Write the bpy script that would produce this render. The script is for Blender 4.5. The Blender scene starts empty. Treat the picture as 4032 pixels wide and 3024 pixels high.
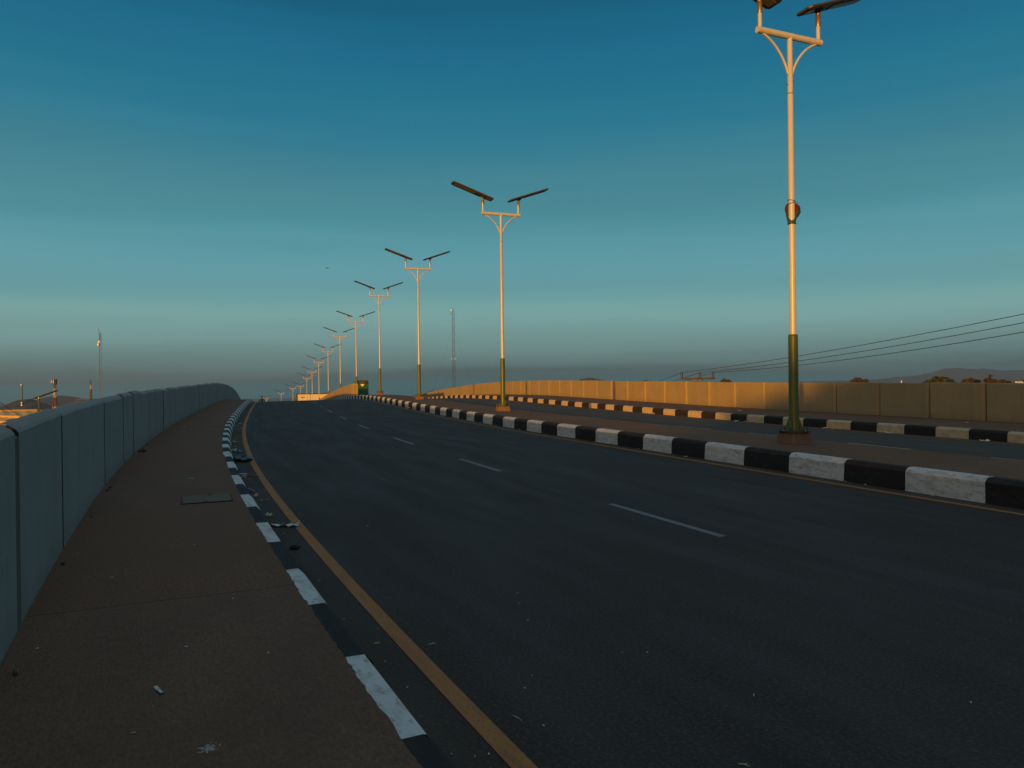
import bpy, math, random
from mathutils import Vector, Matrix
import numpy as np

# ------------------------------------------------------------------ camera, sky, sun, exposure
SC = bpy.context.scene
COL = SC.collection
EYE = 1.55
CAM_PITCH = -0.0021
CAM_ROLL = 0.0119
cd = bpy.data.cameras.new('camera')
cd.sensor_width = 36.0
cd.lens = 3001.2 / 4032 * 36.0
cd.clip_start = 0.05
cd.clip_end = 30000
cam = bpy.data.objects.new('camera', cd)
COL.objects.link(cam)
_r0 = Vector((1, 0, 0)); _u0 = Vector((0, -math.sin(CAM_PITCH), math.cos(CAM_PITCH))); _f0 = Vector((0, math.cos(CAM_PITCH), math.sin(CAM_PITCH)))
_r = math.cos(CAM_ROLL) * _r0 - math.sin(CAM_ROLL) * _u0
_u = math.sin(CAM_ROLL) * _r0 + math.cos(CAM_ROLL) * _u0
_m = Matrix((( _r.x, _u.x, -_f0.x, 0), (_r.y, _u.y, -_f0.y, 0), (_r.z, _u.z, -_f0.z, EYE), (0, 0, 0, 1)))
cam.matrix_world = _m
SC.camera = cam

SUN_ELEV = math.radians(3.65)
SUN_HEAD = math.radians(21.2)          # light travels towards this heading (from +Y towards +X)
sun_to = Vector((-math.sin(SUN_HEAD) * math.cos(SUN_ELEV), -math.cos(SUN_HEAD) * math.cos(SUN_ELEV), math.sin(SUN_ELEV)))
sd = bpy.data.lights.new('sun', 'SUN')
sd.energy = 4.5
sd.color = (1.0, 0.42, 0.032)
sd.angle = math.radians(0.7)
sun = bpy.data.objects.new('sun', sd)
COL.objects.link(sun)
sun.rotation_euler = sun_to.to_track_quat('Z', 'Y').to_euler()

W = bpy.data.worlds.new('World')
SC.world = W
W.use_nodes = True
wn = W.node_tree
wn.nodes.clear()
wo = wn.nodes.new('ShaderNodeOutputWorld')
bg = wn.nodes.new('ShaderNodeBackground')
sky = wn.nodes.new('ShaderNodeTexSky')
sky.sky_type = 'NISHITA'
sky.sun_disc = False
sky.sun_elevation = SUN_ELEV
sky.sun_rotation = math.atan2(sun_to.x, sun_to.y)
sky.air_density = 1.0
sky.dust_density = 1.0
sky.ozone_density = 2.0
bg.inputs['Strength'].default_value = 0.1
# the half of the sky facing away from the sun: dusk layers by height above the horizon, with faint streaks
tc = wn.nodes.new('ShaderNodeTexCoord')
sp = wn.nodes.new('ShaderNodeSeparateXYZ')
wn.links.new(tc.outputs['Generated'], sp.inputs[0])
mp = wn.nodes.new('ShaderNodeMapping'); mp.inputs['Scale'].default_value = (1.6, 1.6, 26)
wn.links.new(tc.outputs['Generated'], mp.inputs[0])
nz = wn.nodes.new('ShaderNodeTexNoise'); nz.inputs['Scale'].default_value = 1.6; nz.inputs['Detail'].default_value = 4
wn.links.new(mp.outputs[0], nz.inputs[0])
nm = wn.nodes.new('ShaderNodeMath'); nm.operation = 'MULTIPLY_ADD'
nm.inputs[1].default_value = 0.036; nm.inputs[2].default_value = -0.018
wn.links.new(nz.outputs[0], nm.inputs[0])
ad = wn.nodes.new('ShaderNodeMath'); ad.operation = 'ADD'
wn.links.new(sp.outputs['Z'], ad.inputs[0]); wn.links.new(nm.outputs[0], ad.inputs[1])
mr = wn.nodes.new('ShaderNodeMapRange'); mr.inputs['From Min'].default_value = 0.0; mr.inputs['From Max'].default_value = 1.0
wn.links.new(ad.outputs[0], mr.inputs['Value'])
cr = wn.nodes.new('ShaderNodeValToRGB')
SKY_CAST = [(0.002, (0.0042, 0.06238, 0.0495)), (0.01065, (0.02077, 0.02709, 0.01786)), (0.02065, (0.05495, 0.09032, 0.05928)), (0.03395, (0.06316, 0.09544, 0.06487)), (0.0539, (0.08183, 0.12944, 0.08282)), (0.0721, (0.0863, 0.14056, 0.09764)), (0.09025, (0.09274, 0.16358, 0.10729)), (0.1165, (0.05382, 0.12567, 0.09625)), (0.15215, (0.05815, 0.13869, 0.11061)), (0.1967, (0.03032, 0.10773, 0.08938)), (0.25065, (0.02767, 0.08933, 0.07623)), (0.30525, (0.01081, 0.07443, 0.07765)), (0.35565, (0.00594, 0.06438, 0.07148)), (0.40315, (0.00456, 0.05481, 0.06979)), (0.44755, (0.00233, 0.03966, 0.0503)), (0.49, (0.00233, 0.03966, 0.0503)), (0.53, (0.00233, 0.03966, 0.0503)), (0.58, (0.00233, 0.03966, 0.0503)), (0.66, (0.00233, 0.03966, 0.0503)), (0.8, (0.165, 0.18, 0.135)), (0.93, (0.24, 0.265, 0.19))]
def set_ramp(cr, stops):
    e = cr.color_ramp.elements
    while len(e) > 1: e.remove(e[-1])
    e[0].position = stops[0][0]; e[0].color = (*stops[0][1], 1)
    for p_, c_ in stops[1:]:
        n_ = e.new(p_); n_.color = (*c_, 1)
set_ramp(cr, SKY_CAST)
cr.color_ramp.interpolation = 'B_SPLINE'
wn.links.new(mr.outputs[0], cr.inputs[0])
mu = wn.nodes.new('ShaderNodeMix'); mu.data_type = 'RGBA'; mu.blend_type = 'MULTIPLY'; mu.inputs[0].default_value = 1.0
mu.inputs[6].default_value = (1.1, 1.25, 1.8, 1); wn.links.new(cr.outputs[0], mu.inputs[7])
SKY_GAIN = 20.8
vm = wn.nodes.new('ShaderNodeVectorMath'); vm.operation = 'SCALE'
# thin uneven veils of cloud, drawn out sideways
m2 = wn.nodes.new('ShaderNodeMapping'); m2.inputs['Scale'].default_value = (1.1, 1.1, 15); m2.inputs['Rotation'].default_value = (.03, .02, 0)
wn.links.new(tc.outputs['Generated'], m2.inputs[0])
n2_ = wn.nodes.new('ShaderNodeTexNoise'); n2_.inputs['Scale'].default_value = 2.2; n2_.inputs['Detail'].default_value = 7; n2_.inputs['Roughness'].default_value = .62
wn.links.new(m2.outputs[0], n2_.inputs[0])
g2_ = wn.nodes.new('ShaderNodeMapRange'); g2_.inputs['From Min'].default_value = .25; g2_.inputs['From Max'].default_value = .75
g2_.inputs['To Min'].default_value = SKY_GAIN * .968; g2_.inputs['To Max'].default_value = SKY_GAIN * 1.032
wn.links.new(n2_.outputs[0], g2_.inputs['Value']); wn.links.new(g2_.outputs[0], vm.inputs['Scale'])
wn.links.new(mu.outputs[2], vm.inputs[0])
# the half of the sky on the sun's side is brighter and keeps its own warm colour
dn = wn.nodes.new('ShaderNodeVectorMath'); dn.operation = 'DOT_PRODUCT'; dn.inputs[1].default_value = sun_to
wn.links.new(tc.outputs['Generated'], dn.inputs[0])
sm = wn.nodes.new('ShaderNodeMapRange'); sm.interpolation_type = 'SMOOTHSTEP'
sm.inputs['From Min'].default_value = -.42; sm.inputs['From Max'].default_value = .55
wn.links.new(dn.outputs['Value'], sm.inputs['Value'])
SUN_SIDE = (1.75, 1.6, 1.45)
vs_ = wn.nodes.new('ShaderNodeVectorMath'); vs_.operation = 'MULTIPLY'; vs_.inputs[1].default_value = SUN_SIDE
wn.links.new(sky.outputs[0], vs_.inputs[0])
ms = wn.nodes.new('ShaderNodeMix'); ms.data_type = 'RGBA'; ms.clamp_result = False
wn.links.new(sm.outputs[0], ms.inputs[0]); wn.links.new(vm.outputs[0], ms.inputs[6]); wn.links.new(vs_.outputs[0], ms.inputs[7])
wn.links.new(ms.outputs[2], bg.inputs['Color'])
wn.links.new(bg.outputs[0], wo.inputs[0])
SC.view_settings.view_transform = 'Standard'
SC.view_settings.look = 'None'
SC.view_settings.exposure = 0.0
SC.view_settings.gamma = 1.0
SC.view_settings.use_curve_mapping = False
#SKYTEST

# ------------------------------------------------------------------ helpers
random.seed(7)
RN = random.Random(11)

def lin(c):
    return tuple(((x / 255) / 12.92 if x / 255 <= 0.04045 else ((x / 255 + 0.055) / 1.055) ** 2.4) for x in c)

class MB:
    """collects geometry for ONE mesh"""
    def __init__(self):
        self.v = []; self.f = []; self.m = []; self.uv = []; self.sm = []
    def face(self, pts, mi=0, uv=None, smooth=False):
        b = len(self.v)
        self.v += [tuple(p) for p in pts]
        self.f.append(tuple(range(b, b + len(pts)))); self.m.append(mi); self.uv.append(uv); self.sm.append(smooth)
    def mesh(self, verts, faces, mi=0, smooth=False, uvs=None):
        b = len(self.v)
        self.v += [tuple(p) for p in verts]
        for i, f in enumerate(faces):
            self.f.append(tuple(b + k for k in f)); self.m.append(mi)
            self.uv.append(None if uvs is None else [uvs[k] for k in f]); self.sm.append(smooth)
    def box(self, c, s, mi=0, M=None, taper=1.0):
        x, y, z = s[0] / 2, s[1] / 2, s[2] / 2
        vs = []
        for dz, k in ((-z, 1.0), (z, taper)):
            for dx, dy in ((-x, -y), (x, -y), (x, y), (-x, y)):
                p = Vector((dx * k, dy * k, dz))
                if M is not None: p = M @ p
                vs.append((p.x + c[0], p.y + c[1], p.z + c[2]))
        self.mesh(vs, [(3, 2, 1, 0), (4, 5, 6, 7), (0, 1, 5, 4), (1, 2, 6, 5), (2, 3, 7, 6), (3, 0, 4, 7)], mi)
    def bbox(self, c, s, b=0.01, mi=0, M=None):
        """box with chamfered edges"""
        x, y, z = s[0] / 2, s[1] / 2, s[2] / 2
        b = min(b, x * .9, y * .9, z * .9)
        ring = lambda X, Y, Z: [(-X + b, -Y, Z), (X - b, -Y, Z), (X, -Y + b, Z), (X, Y - b, Z), (X - b, Y, Z), (-X + b, Y, Z), (-X, Y - b, Z), (-X, -Y + b, Z)]
        rs = [ring(x - b, y - b, -z), ring(x, y, -z + b), ring(x, y, z - b), ring(x - b, y - b, z)]
        vs = []
        for r in rs:
            for p in r:
                p = Vector(p)
                if M is not None: p = M @ p
                vs.append((p.x + c[0], p.y + c[1], p.z + c[2]))
        fs = [tuple(range(7, -1, -1)), tuple(range(24, 32))]
        for k in range(3):
            for i in range(8):
                j = (i + 1) % 8
                fs.append((k * 8 + i, k * 8 + j, k * 8 + 8 + j, k * 8 + 8 + i))
        self.mesh(vs, fs, mi)
    def tube(self, pts, radii, n=12, mi=0, caps=True, smooth=True):
        pts = [Vector(p) for p in pts]
        if not hasattr(radii, '__len__'): radii = [radii] * len(pts)
        vs = []; fs = []
        up = None
        for i, p in enumerate(pts):
            t = (pts[min(i + 1, len(pts) - 1)] - pts[max(i - 1, 0)])
            if t.length < 1e-9: t = Vector((0, 0, 1))
            t.normalize()
            if up is None:
                a = Vector((1, 0, 0)) if abs(t.x) < .9 else Vector((0, 1, 0))
                up = t.cross(a).normalized()
            up = (up - t * up.dot(t)).normalized()
            w = t.cross(up)
            for k in range(n):
                an = 2 * math.pi * k / n
                vs.append(p + (up * math.cos(an) + w * math.sin(an)) * radii[i])
        for i in range(len(pts) - 1):
            for k in range(n):
                j = (k + 1) % n
                fs.append((i * n + k, i * n + j, i * n + n + j, i * n + n + k))
        self.mesh(vs, fs, mi, smooth)
        if caps:
            self.mesh(vs[:n], [tuple(range(n - 1, -1, -1))], mi)
            self.mesh(vs[-n:], [tuple(range(n))], mi)
    def ball(self, c, r, n=10, m=7, mi=0):
        if not hasattr(r, '__len__'): r = (r, r, r)
        vs = []; fs = []
        for i in range(m + 1):
            th = math.pi * i / m
            for k in range(n):
                ph = 2 * math.pi * k / n
                vs.append((c[0] + r[0] * math.sin(th) * math.cos(ph), c[1] + r[1] * math.sin(th) * math.sin(ph), c[2] + r[2] * math.cos(th)))
        for i in range(m):
            for k in range(n):
                j = (k + 1) % n
                fs.append((i * n + k, i * n + n + k, i * n + n + j, i * n + j))
        self.mesh(vs, fs, mi, True)
    def build(self, name, mats, parent=None):
        me = bpy.data.meshes.new(name)
        me.from_pydata(self.v, [], self.f)
        if not hasattr(mats, '__len__'): mats = [mats]
        for m in mats: me.materials.append(m)
        me.polygons.foreach_set('material_index', self.m)
        me.polygons.foreach_set('use_smooth', self.sm)
        if any(u is not None for u in self.uv):
            l = me.uv_layers.new(name='UVMap')
            k = 0
            buf = np.zeros(len(me.loops) * 2)
            for f, u in zip(self.f, self.uv):
                for i in range(len(f)):
                    if u is not None: buf[2 * k:2 * k + 2] = u[i]
                    k += 1
            l.data.foreach_set('uv', buf)
        me.update()
        o = bpy.data.objects.new(name, me)
        COL.objects.link(o)
        if parent is not None: o.parent = parent
        return o

def tag(o, label=None, cat=None, group=None, kind=None):
    if label: o['label'] = label
    if cat: o['category'] = cat
    if group: o['group'] = group
    if kind: o['kind'] = kind
    return o

def thing(name, label, cat, loc=(0, 0, 0), rz=0.0, group=None):
    o = bpy.data.objects.new(name, None)
    o.empty_display_size = 0.2
    COL.objects.link(o)
    o.location = loc; o.rotation_euler = (0, 0, rz)
    return tag(o, label, cat, group)

def copy_tree(o, parent=None):
    c = o.copy(); COL.objects.link(c)
    if parent is not None: c.parent = parent
    for ch in list(o.children): copy_tree(ch, c)
    return c

# ------------------------------------------------------------------ materials
def mat(name, col, rough=0.8, spec=0.3, metal=0.0, noise=None, bump=None, coord='Object', extra=None):
    """noise: list of (scale(vec or float), detail, amount, colour) mixed over the base colour"""
    m = bpy.data.materials.new(name); m.use_nodes = True
    nt = m.node_tree; N = nt.nodes; L = nt.links
    bs = N['Principled BSDF']
    bs.inputs['Roughness'].default_value = rough
    bs.inputs['Metallic'].default_value = metal
    bs.inputs['Specular IOR Level'].default_value = spec
    rgb = N.new('ShaderNodeRGB'); rgb.outputs[0].default_value = (*col, 1)
    out = rgb.outputs[0]
    tcn = N.new('ShaderNodeTexCoord')
    def mapped(scale):
        mpn = N.new('ShaderNodeMapping')
        mpn.inputs['Scale'].default_value = scale if hasattr(scale, '__len__') else (scale,) * 3
        L.new(tcn.outputs[coord], mpn.inputs[0]); return mpn.outputs[0]
    for (sc_, det, lo, hi, amt, c2) in (noise or []):
        t = N.new('ShaderNodeTexNoise'); t.inputs['Scale'].default_value = 1.0; t.inputs['Detail'].default_value = det
        t.inputs['Roughness'].default_value = 0.6
        L.new(mapped(sc_), t.inputs[0])
        r = N.new('ShaderNodeMapRange'); r.inputs['From Min'].default_value = lo; r.inputs['From Max'].default_value = hi
        r.inputs['To Max'].default_value = amt
        L.new(t.outputs[0], r.inputs['Value'])
        mx = N.new('ShaderNodeMix'); mx.data_type = 'RGBA'
        L.new(r.outputs[0], mx.inputs[0]); L.new(out, mx.inputs[6]); mx.inputs[7].default_value = (*c2, 1)
        out = mx.outputs[2]
    if extra: out = extra(nt, tcn, out, mapped, bs)
    L.new(out, bs.inputs['Base Color'])
    if bump:
        sc_, strength, dist = bump
        t = N.new('ShaderNodeTexNoise'); t.inputs['Scale'].default_value = 1.0; t.inputs['Detail'].default_value = 6
        L.new(mapped(sc_), t.inputs[0])
        b = N.new('ShaderNodeBump'); b.inputs['Strength'].default_value = strength; b.inputs['Distance'].default_value = dist
        L.new(t.outputs[0], b.inputs['Height'])
        L.new(b.outputs[0], bs.inputs['Normal'])
    return m

def math_node(nt, op, a, b=None, c=None):
    n = nt.nodes.new('ShaderNodeMath'); n.operation = op
    for i, x in enumerate((a, b, c)):
        if x is None: continue
        if isinstance(x, (int, float)): n.inputs[i].default_value = x
        else: nt.links.new(x, n.inputs[i])
    return n.outputs[0]

def mixc(nt, fac, a, b):
    mx = nt.nodes.new('ShaderNodeMix'); mx.data_type = 'RGBA'
    for i, x in ((0, fac), (6, a), (7, b)):
        if isinstance(x, (int, float)): mx.inputs[i].default_value = x
        elif isinstance(x, tuple): mx.inputs[i].default_value = (*x, 1)
        else: nt.links.new(x, mx.inputs[i])
    return mx.outputs[2]

def asphalt_extra(nt, tcn, out, mapped, bs):
    s = nt.nodes.new('ShaderNodeSeparateXYZ'); nt.links.new(tcn.outputs['UV'], s.inputs[0])
    # long faint tyre-polished streaks along the lanes change the gloss
    t = nt.nodes.new('ShaderNodeTexNoise'); t.inputs['Scale'].default_value = 1; t.inputs['Detail'].default_value = 5
    nt.links.new(mapped((0.3, 2.4, 1)), t.inputs[0])
    r = nt.nodes.new('ShaderNodeMapRange'); r.inputs['From Min'].default_value = .35; r.inputs['From Max'].default_value = .68
    r.inputs['To Min'].default_value = .90; r.inputs['To Max'].default_value = .72
    nt.links.new(t.outputs[0], r.inputs['Value'])
    nt.links.new(r.outputs[0], bs.inputs['Roughness'])
    # a few wandering hairline cracks
    wp = nt.nodes.new('ShaderNodeTexNoise'); wp.inputs['Scale'].default_value = 1.6; wp.inputs['Detail'].default_value = 5
    nt.links.new(mapped(1.0), wp.inputs[0])
    va = nt.nodes.new('ShaderNodeVectorMath'); va.operation = 'MULTIPLY_ADD'; va.inputs[1].default_value = (.9, .9, 0)
    nt.links.new(wp.outputs['Color'], va.inputs[0]); nt.links.new(mapped((.20, .30, 1)), va.inputs[2])
    vo = nt.nodes.new('ShaderNodeTexVoronoi'); vo.feature = 'DISTANCE_TO_EDGE'; vo.inputs['Scale'].default_value = 1
    nt.links.new(va.outputs[0], vo.inputs['Vector'])
    ck = nt.nodes.new('ShaderNodeMapRange'); ck.inputs['From Min'].default_value = .006; ck.inputs['From Max'].default_value = .001; ck.inputs['To Max'].default_value = .55
    nt.links.new(vo.outputs['Distance'], ck.inputs['Value'])
    gt = nt.nodes.new('ShaderNodeTexNoise'); gt.inputs['Scale'].default_value = 1; nt.links.new(mapped((.3, .4, 1)), gt.inputs[0])
    gm = nt.nodes.new('ShaderNodeMapRange'); gm.inputs['From Min'].default_value = .5; gm.inputs['From Max'].default_value = .62; nt.links.new(gt.outputs[0], gm.inputs['Value'])
    out = mixc(nt, math_node(nt, 'MULTIPLY', ck.outputs[0], gm.outputs[0]), out, (0.010, 0.009, 0.008))
    # dusty gutter strip by both kerbs
    g1 = nt.nodes.new('ShaderNodeMapRange'); g1.inputs['From Min'].default_value = .75; g1.inputs['From Max'].default_value = .2
    nt.links.new(s.outputs['Y'], g1.inputs['Value'])
    n2 = nt.nodes.new('ShaderNodeTexNoise'); n2.inputs['Scale'].default_value = 1; n2.inputs['Detail'].default_value = 5
    nt.links.new(mapped((2.2, 6, 1)), n2.inputs[0])
    f = math_node(nt, 'MULTIPLY', g1.outputs[0], n2.outputs[0])
    out = mixc(nt, f, out, (0.055, 0.035, 0.024))
    g2 = nt.nodes.new('ShaderNodeMapRange'); g2.inputs['From Min'].default_value = 7.75; g2.inputs['From Max'].default_value = 8.1
    nt.links.new(s.outputs['Y'], g2.inputs['Value'])
    f2 = math_node(nt, 'MULTIPLY', g2.outputs[0], n2.outputs[0])
    out = mixc(nt, f2, out, (0.09, 0.065, 0.045))
    return out

def path_extra(s0, pitch, red):
    def ex(nt, tcn, out, mapped, bs):
        s = nt.nodes.new('ShaderNodeSeparateXYZ'); nt.links.new(tcn.outputs['UV'], s.inputs[0])
        wob = nt.nodes.new('ShaderNodeTexNoise'); wob.inputs['Scale'].default_value = 3
        nt.links.new(mapped((.4, 1, 1)), wob.inputs[0])
        a = math_node(nt, 'DIVIDE', math_node(nt, 'SUBTRACT', s.outputs['X'], s0), pitch)
        a = math_node(nt, 'MULTIPLY_ADD', math_node(nt, 'SUBTRACT', wob.outputs[0], .5), .022, a)
        fl = math_node(nt, 'FLOOR', a)
        fr = math_node(nt, 'SUBTRACT', a, fl)
        tint = math_node(nt, 'MULTIPLY', math_node(nt, 'FRACT', math_node(nt, 'MULTIPLY_ADD', fl, .618, .65)), .85)
        out = mixc(nt, tint, out, red)
        # joint line
        d = math_node(nt, 'MINIMUM', fr, math_node(nt, 'SUBTRACT', 1.0, fr))
        j = nt.nodes.new('ShaderNodeMapRange'); j.inputs['From Min'].default_value = .0036; j.inputs['From Max'].default_value = .0010
        j.inputs['To Max'].default_value = .75
        nt.links.new(d, j.inputs['Value'])
        out = mixc(nt, j.outputs[0], out, (0.03, 0.024, 0.018))
        # broom finish: fine grooves along the path + grain
        wv = nt.nodes.new('ShaderNodeTexWave'); wv.wave_type = 'BANDS'; wv.bands_direction = 'Y'
        wv.inputs['Scale'].default_value = 14; wv.inputs['Distortion'].default_value = 6; wv.inputs['Detail'].default_value = 3; wv.inputs['Detail Scale'].default_value = 2.5
        nt.links.new(mapped((.25, 1.0, 1)), wv.inputs[0])
        gr = nt.nodes.new('ShaderNodeTexNoise'); gr.inputs['Scale'].default_value = 60; gr.inputs['Detail'].default_value = 5
        nt.links.new(mapped(1.0), gr.inputs[0])
        hgt = math_node(nt, 'MULTIPLY_ADD', wv.outputs[0], .10, gr.outputs[0])
        b = nt.nodes.new('ShaderNodeBump'); b.inputs['Strength'].default_value = .7; b.inputs['Distance'].default_value = .010
        nt.links.new(hgt, b.inputs['Height']); nt.links.new(b.outputs[0], bs.inputs['Normal'])
        # sandy speckle, and a pale splash of paint dropped at one spot
        sk_ = nt.nodes.new('ShaderNodeTexNoise'); sk_.inputs['Scale'].default_value = 1; sk_.inputs['Detail'].default_value = 5; sk_.inputs['Roughness'].default_value = .75
        nt.links.new(mapped((24, 40, 1)), sk_.inputs[0])
        r2 = nt.nodes.new('ShaderNodeMapRange'); r2.inputs['From Min'].default_value = .42; r2.inputs['From Max'].default_value = .66; r2.inputs['To Max'].default_value = .8
        nt.links.new(sk_.outputs[0], r2.inputs['Value'])
        out = mixc(nt, r2.outputs[0], out, (0.085, 0.052, 0.037))
        dx = math_node(nt, 'SUBTRACT', s.outputs['X'], 3.33); dy = math_node(nt, 'ADD', s.outputs['Y'], .72)
        dd_ = math_node(nt, 'SQRT', math_node(nt, 'ADD', math_node(nt, 'MULTIPLY', dx, dx), math_node(nt, 'MULTIPLY', dy, dy)))
        r3 = nt.nodes.new('ShaderNodeMapRange'); r3.inputs['From Min'].default_value = .07; r3.inputs['From Max'].default_value = .0
        nt.links.new(dd_, r3.inputs['Value']); r3.clamp = True
        sp_ = math_node(nt, 'GREATER_THAN', math_node(nt, 'MULTIPLY_ADD', r3.outputs[0], .36, gr.outputs[0]), .74)
        out = mixc(nt, math_node(nt, 'MULTIPLY', sp_, .6), out, (0.5, 0.48, 0.45))
        dk = math_node(nt, 'MULTIPLY', math_node(nt, 'SUBTRACT', 1.0, wv.outputs[0]), .05)
        return mixc(nt, dk, out, (0.04, 0.03, 0.022))
    return ex

M = {}
M['asphalt'] = mat('asphalt', (0.036, 0.0265, 0.022), .8, .24, coord='UV', extra=asphalt_extra,
                   noise=[((.3, .8, 1), 6, .42, .7, .55, (0.052, 0.041, 0.036)), ((45, 45, 1), 4, .48, .72, .7, (0.095, 0.078, 0.069)),
                          ((.9, .9, 1), 5, .60, .74, .6, (0.025, 0.021, 0.019)), ((110, 110, 1), 3, .52, .75, .6, (0.012, 0.010, 0.009))],
                   bump=((70, 70, 1), .7, .008))
M['path'] = mat('footpath_concrete', (0.168, 0.097, 0.064), .9, .2, coord='UV', extra=path_extra(5.62, 3.92, (0.180, 0.084, 0.050)),
                noise=[((.8, 1.6, 1), 6, .4, .7, .55, (0.095, 0.056, 0.041)), ((9, 9, 1), 4, .5, .75, .4, (0.20, 0.125, 0.09)), ((2.3, 2.3, 1), 4, .64, .74, .6, (0.075, 0.046, 0.034))])
M['median'] = mat('median_concrete', (0.215, 0.118, 0.066), .92, .15, coord='UV', extra=path_extra(1.0, 3.1, (0.17, 0.09, 0.052)),
                  noise=[((.5, 1.4, 1), 6, .4, .7, .5, (0.135, 0.08, 0.05)), ((12, 12, 1), 4, .5, .75, .35, (0.25, 0.16, 0.11))])
M['kerb_white'] = mat('kerb_white_paint', (0.55, 0.565, 0.57), .75, .3, coord='UV',
                      noise=[((5, 11, 1), 6, .46, .64, .7, (0.33, 0.32, 0.295)), ((14, 25, 1), 5, .56, .70, .85, (0.16, 0.13, 0.105)), ((1, 4, 1), 3, .5, .75, .3, (0.52, 0.52, 0.5))], bump=((25, 25, 1), .5, .006))
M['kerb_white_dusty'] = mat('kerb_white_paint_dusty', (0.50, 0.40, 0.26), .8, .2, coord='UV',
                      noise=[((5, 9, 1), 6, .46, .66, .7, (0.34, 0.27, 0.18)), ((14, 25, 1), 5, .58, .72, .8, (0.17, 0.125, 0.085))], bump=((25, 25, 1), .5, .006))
M['kerb_black'] = mat('kerb_black_paint', (0.022, 0.020, 0.020), .8, .2, coord='UV',
                      noise=[((5, 9, 1), 6, .5, .72, .4, (0.06, 0.055, 0.05)), ((20, 30, 1), 4, .66, .76, .6, (0.13, 0.12, 0.11))], bump=((25, 25, 1), .4, .006))
M['line_yellow'] = mat('yellow_line_paint', (0.35, 0.15, 0.048), .8, .25, coord='UV',
                       noise=[((3, 14, 1), 6, .5, .7, .6, (0.21, 0.09, 0.032)), ((45, 60, 1), 3, .54, .68, .6, (0.075, 0.05, 0.035))])
M['line_white'] = mat('white_line_paint', (0.17, 0.175, 0.18), .75, .3, coord='UV',
                      noise=[((3, 14, 1), 6, .48, .72, .6, (0.2, 0.2, 0.2)), ((45, 60, 1), 3, .55, .7, .5, (0.08, 0.08, 0.08))])
def wall_extra(nt, tcn, out, mapped, bs):
    s = nt.nodes.new('ShaderNodeSeparateXYZ'); nt.links.new(tcn.outputs['UV'], s.inputs[0])
    st = nt.nodes.new('ShaderNodeTexNoise'); st.inputs['Scale'].default_value = 1; st.inputs['Detail'].default_value = 5
    nt.links.new(mapped((2.6, .5, 1)), st.inputs[0])
    r = nt.nodes.new('ShaderNodeMapRange'); r.inputs['From Min'].default_value = .5; r.inputs['From Max'].default_value = .72; r.inputs['To Max'].default_value = .22
    nt.links.new(st.outputs[0], r.inputs['Value'])
    out = mixc(nt, r.outputs[0], out, (0.16, 0.145, 0.125))
    # earth splashed along the foot of the wall
    g = nt.nodes.new('ShaderNodeMapRange'); g.inputs['From Min'].default_value = .22; g.inputs['From Max'].default_value = .0; g.inputs['To Max'].default_value = .75
    nt.links.new(s.outputs['Y'], g.inputs['Value'])
    n2 = nt.nodes.new('ShaderNodeTexNoise'); n2.inputs['Scale'].default_value = 1; n2.inputs['Detail'].default_value = 4
    nt.links.new(mapped((5, 6, 1)), n2.inputs[0])
    out = mixc(nt, math_node(nt, 'MULTIPLY', g.outputs[0], n2.outputs[0]), out, (0.17, 0.125, 0.085))
    oi = nt.nodes.new('ShaderNodeObjectInfo')
    k = math_node(nt, 'MULTIPLY', oi.outputs['Random'], .28)
    return mixc(nt, k, out, (0.20, 0.19, 0.175))
M['wall'] = mat('parapet_concrete', (0.265, 0.255, 0.255), .9, .2, coord='UV', extra=wall_extra,
                noise=[((1.3, 1.3, 1), 6, .42, .7, .5, (0.20, 0.19, 0.185)), ((10, 10, 1), 5, .5, .75, .35, (0.33, 0.315, 0.31)), ((13, 2.6, 1), 5, .62, .70, .75, (0.09, 0.083, 0.078))],
                bump=((14, 14, 1), .3, .01))
M['wall_joint'] = mat('joint_filler', (0.03, 0.027, 0.025), .95, .1)
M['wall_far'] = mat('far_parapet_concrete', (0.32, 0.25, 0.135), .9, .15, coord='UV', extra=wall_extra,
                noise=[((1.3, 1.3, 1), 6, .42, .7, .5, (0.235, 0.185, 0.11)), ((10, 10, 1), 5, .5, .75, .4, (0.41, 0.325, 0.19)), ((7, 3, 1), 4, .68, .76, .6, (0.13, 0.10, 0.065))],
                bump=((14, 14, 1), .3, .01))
M['joint_strip'] = mat('joint_mortar', (0.13, 0.115, 0.095), .95, .1, noise=[(6, 4, .45, .7, .5, (0.08, 0.07, 0.06))])
M['embank'] = mat('embankment_concrete', (0.26, 0.245, 0.22), .9, .2, noise=[(.3, 6, .4, .7, .5, (0.19, 0.175, 0.155))])
M['ground'] = mat('dry_earth', (0.115, 0.085, 0.058), .95, .1, noise=[(.008, 8, .4, .65, .8, (0.055, 0.055, 0.032)), (.05, 6, .5, .7, .6, (0.15, 0.11, 0.075))])
M['pole'] = mat('pole_white_paint', (0.46, 0.47, 0.54), .32, .5, noise=[((6, 6, 1.2), 6, .55, .72, .45, (0.36, 0.32, 0.29)), ((40, 40, 20), 4, .68, .76, .7, (0.2, 0.12, 0.07))])
M['pole_green'] = mat('pole_green_paint', (0.066, 0.096, 0.014), .42, .45, noise=[((5, 5, 3), 5, .5, .7, .5, (0.044, 0.066, 0.011)), ((16, 16, 7), 5, .68, .76, .6, (0.02, 0.03, 0.01))])
M['plate'] = mat('base_plate_steel', (0.055, 0.055, 0.055), .5, .5, metal=.6, noise=[(14, 5, .5, .7, .6, (0.10, 0.055, 0.03))])
M['plinth'] = mat('plinth_concrete', (0.18, 0.12, 0.085), .92, .2, noise=[(5, 6, .45, .7, .6, (0.11, 0.07, 0.048)), (17, 4, .55, .75, .5, (0.26, 0.19, 0.14))], bump=(18, .6, .015))
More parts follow.
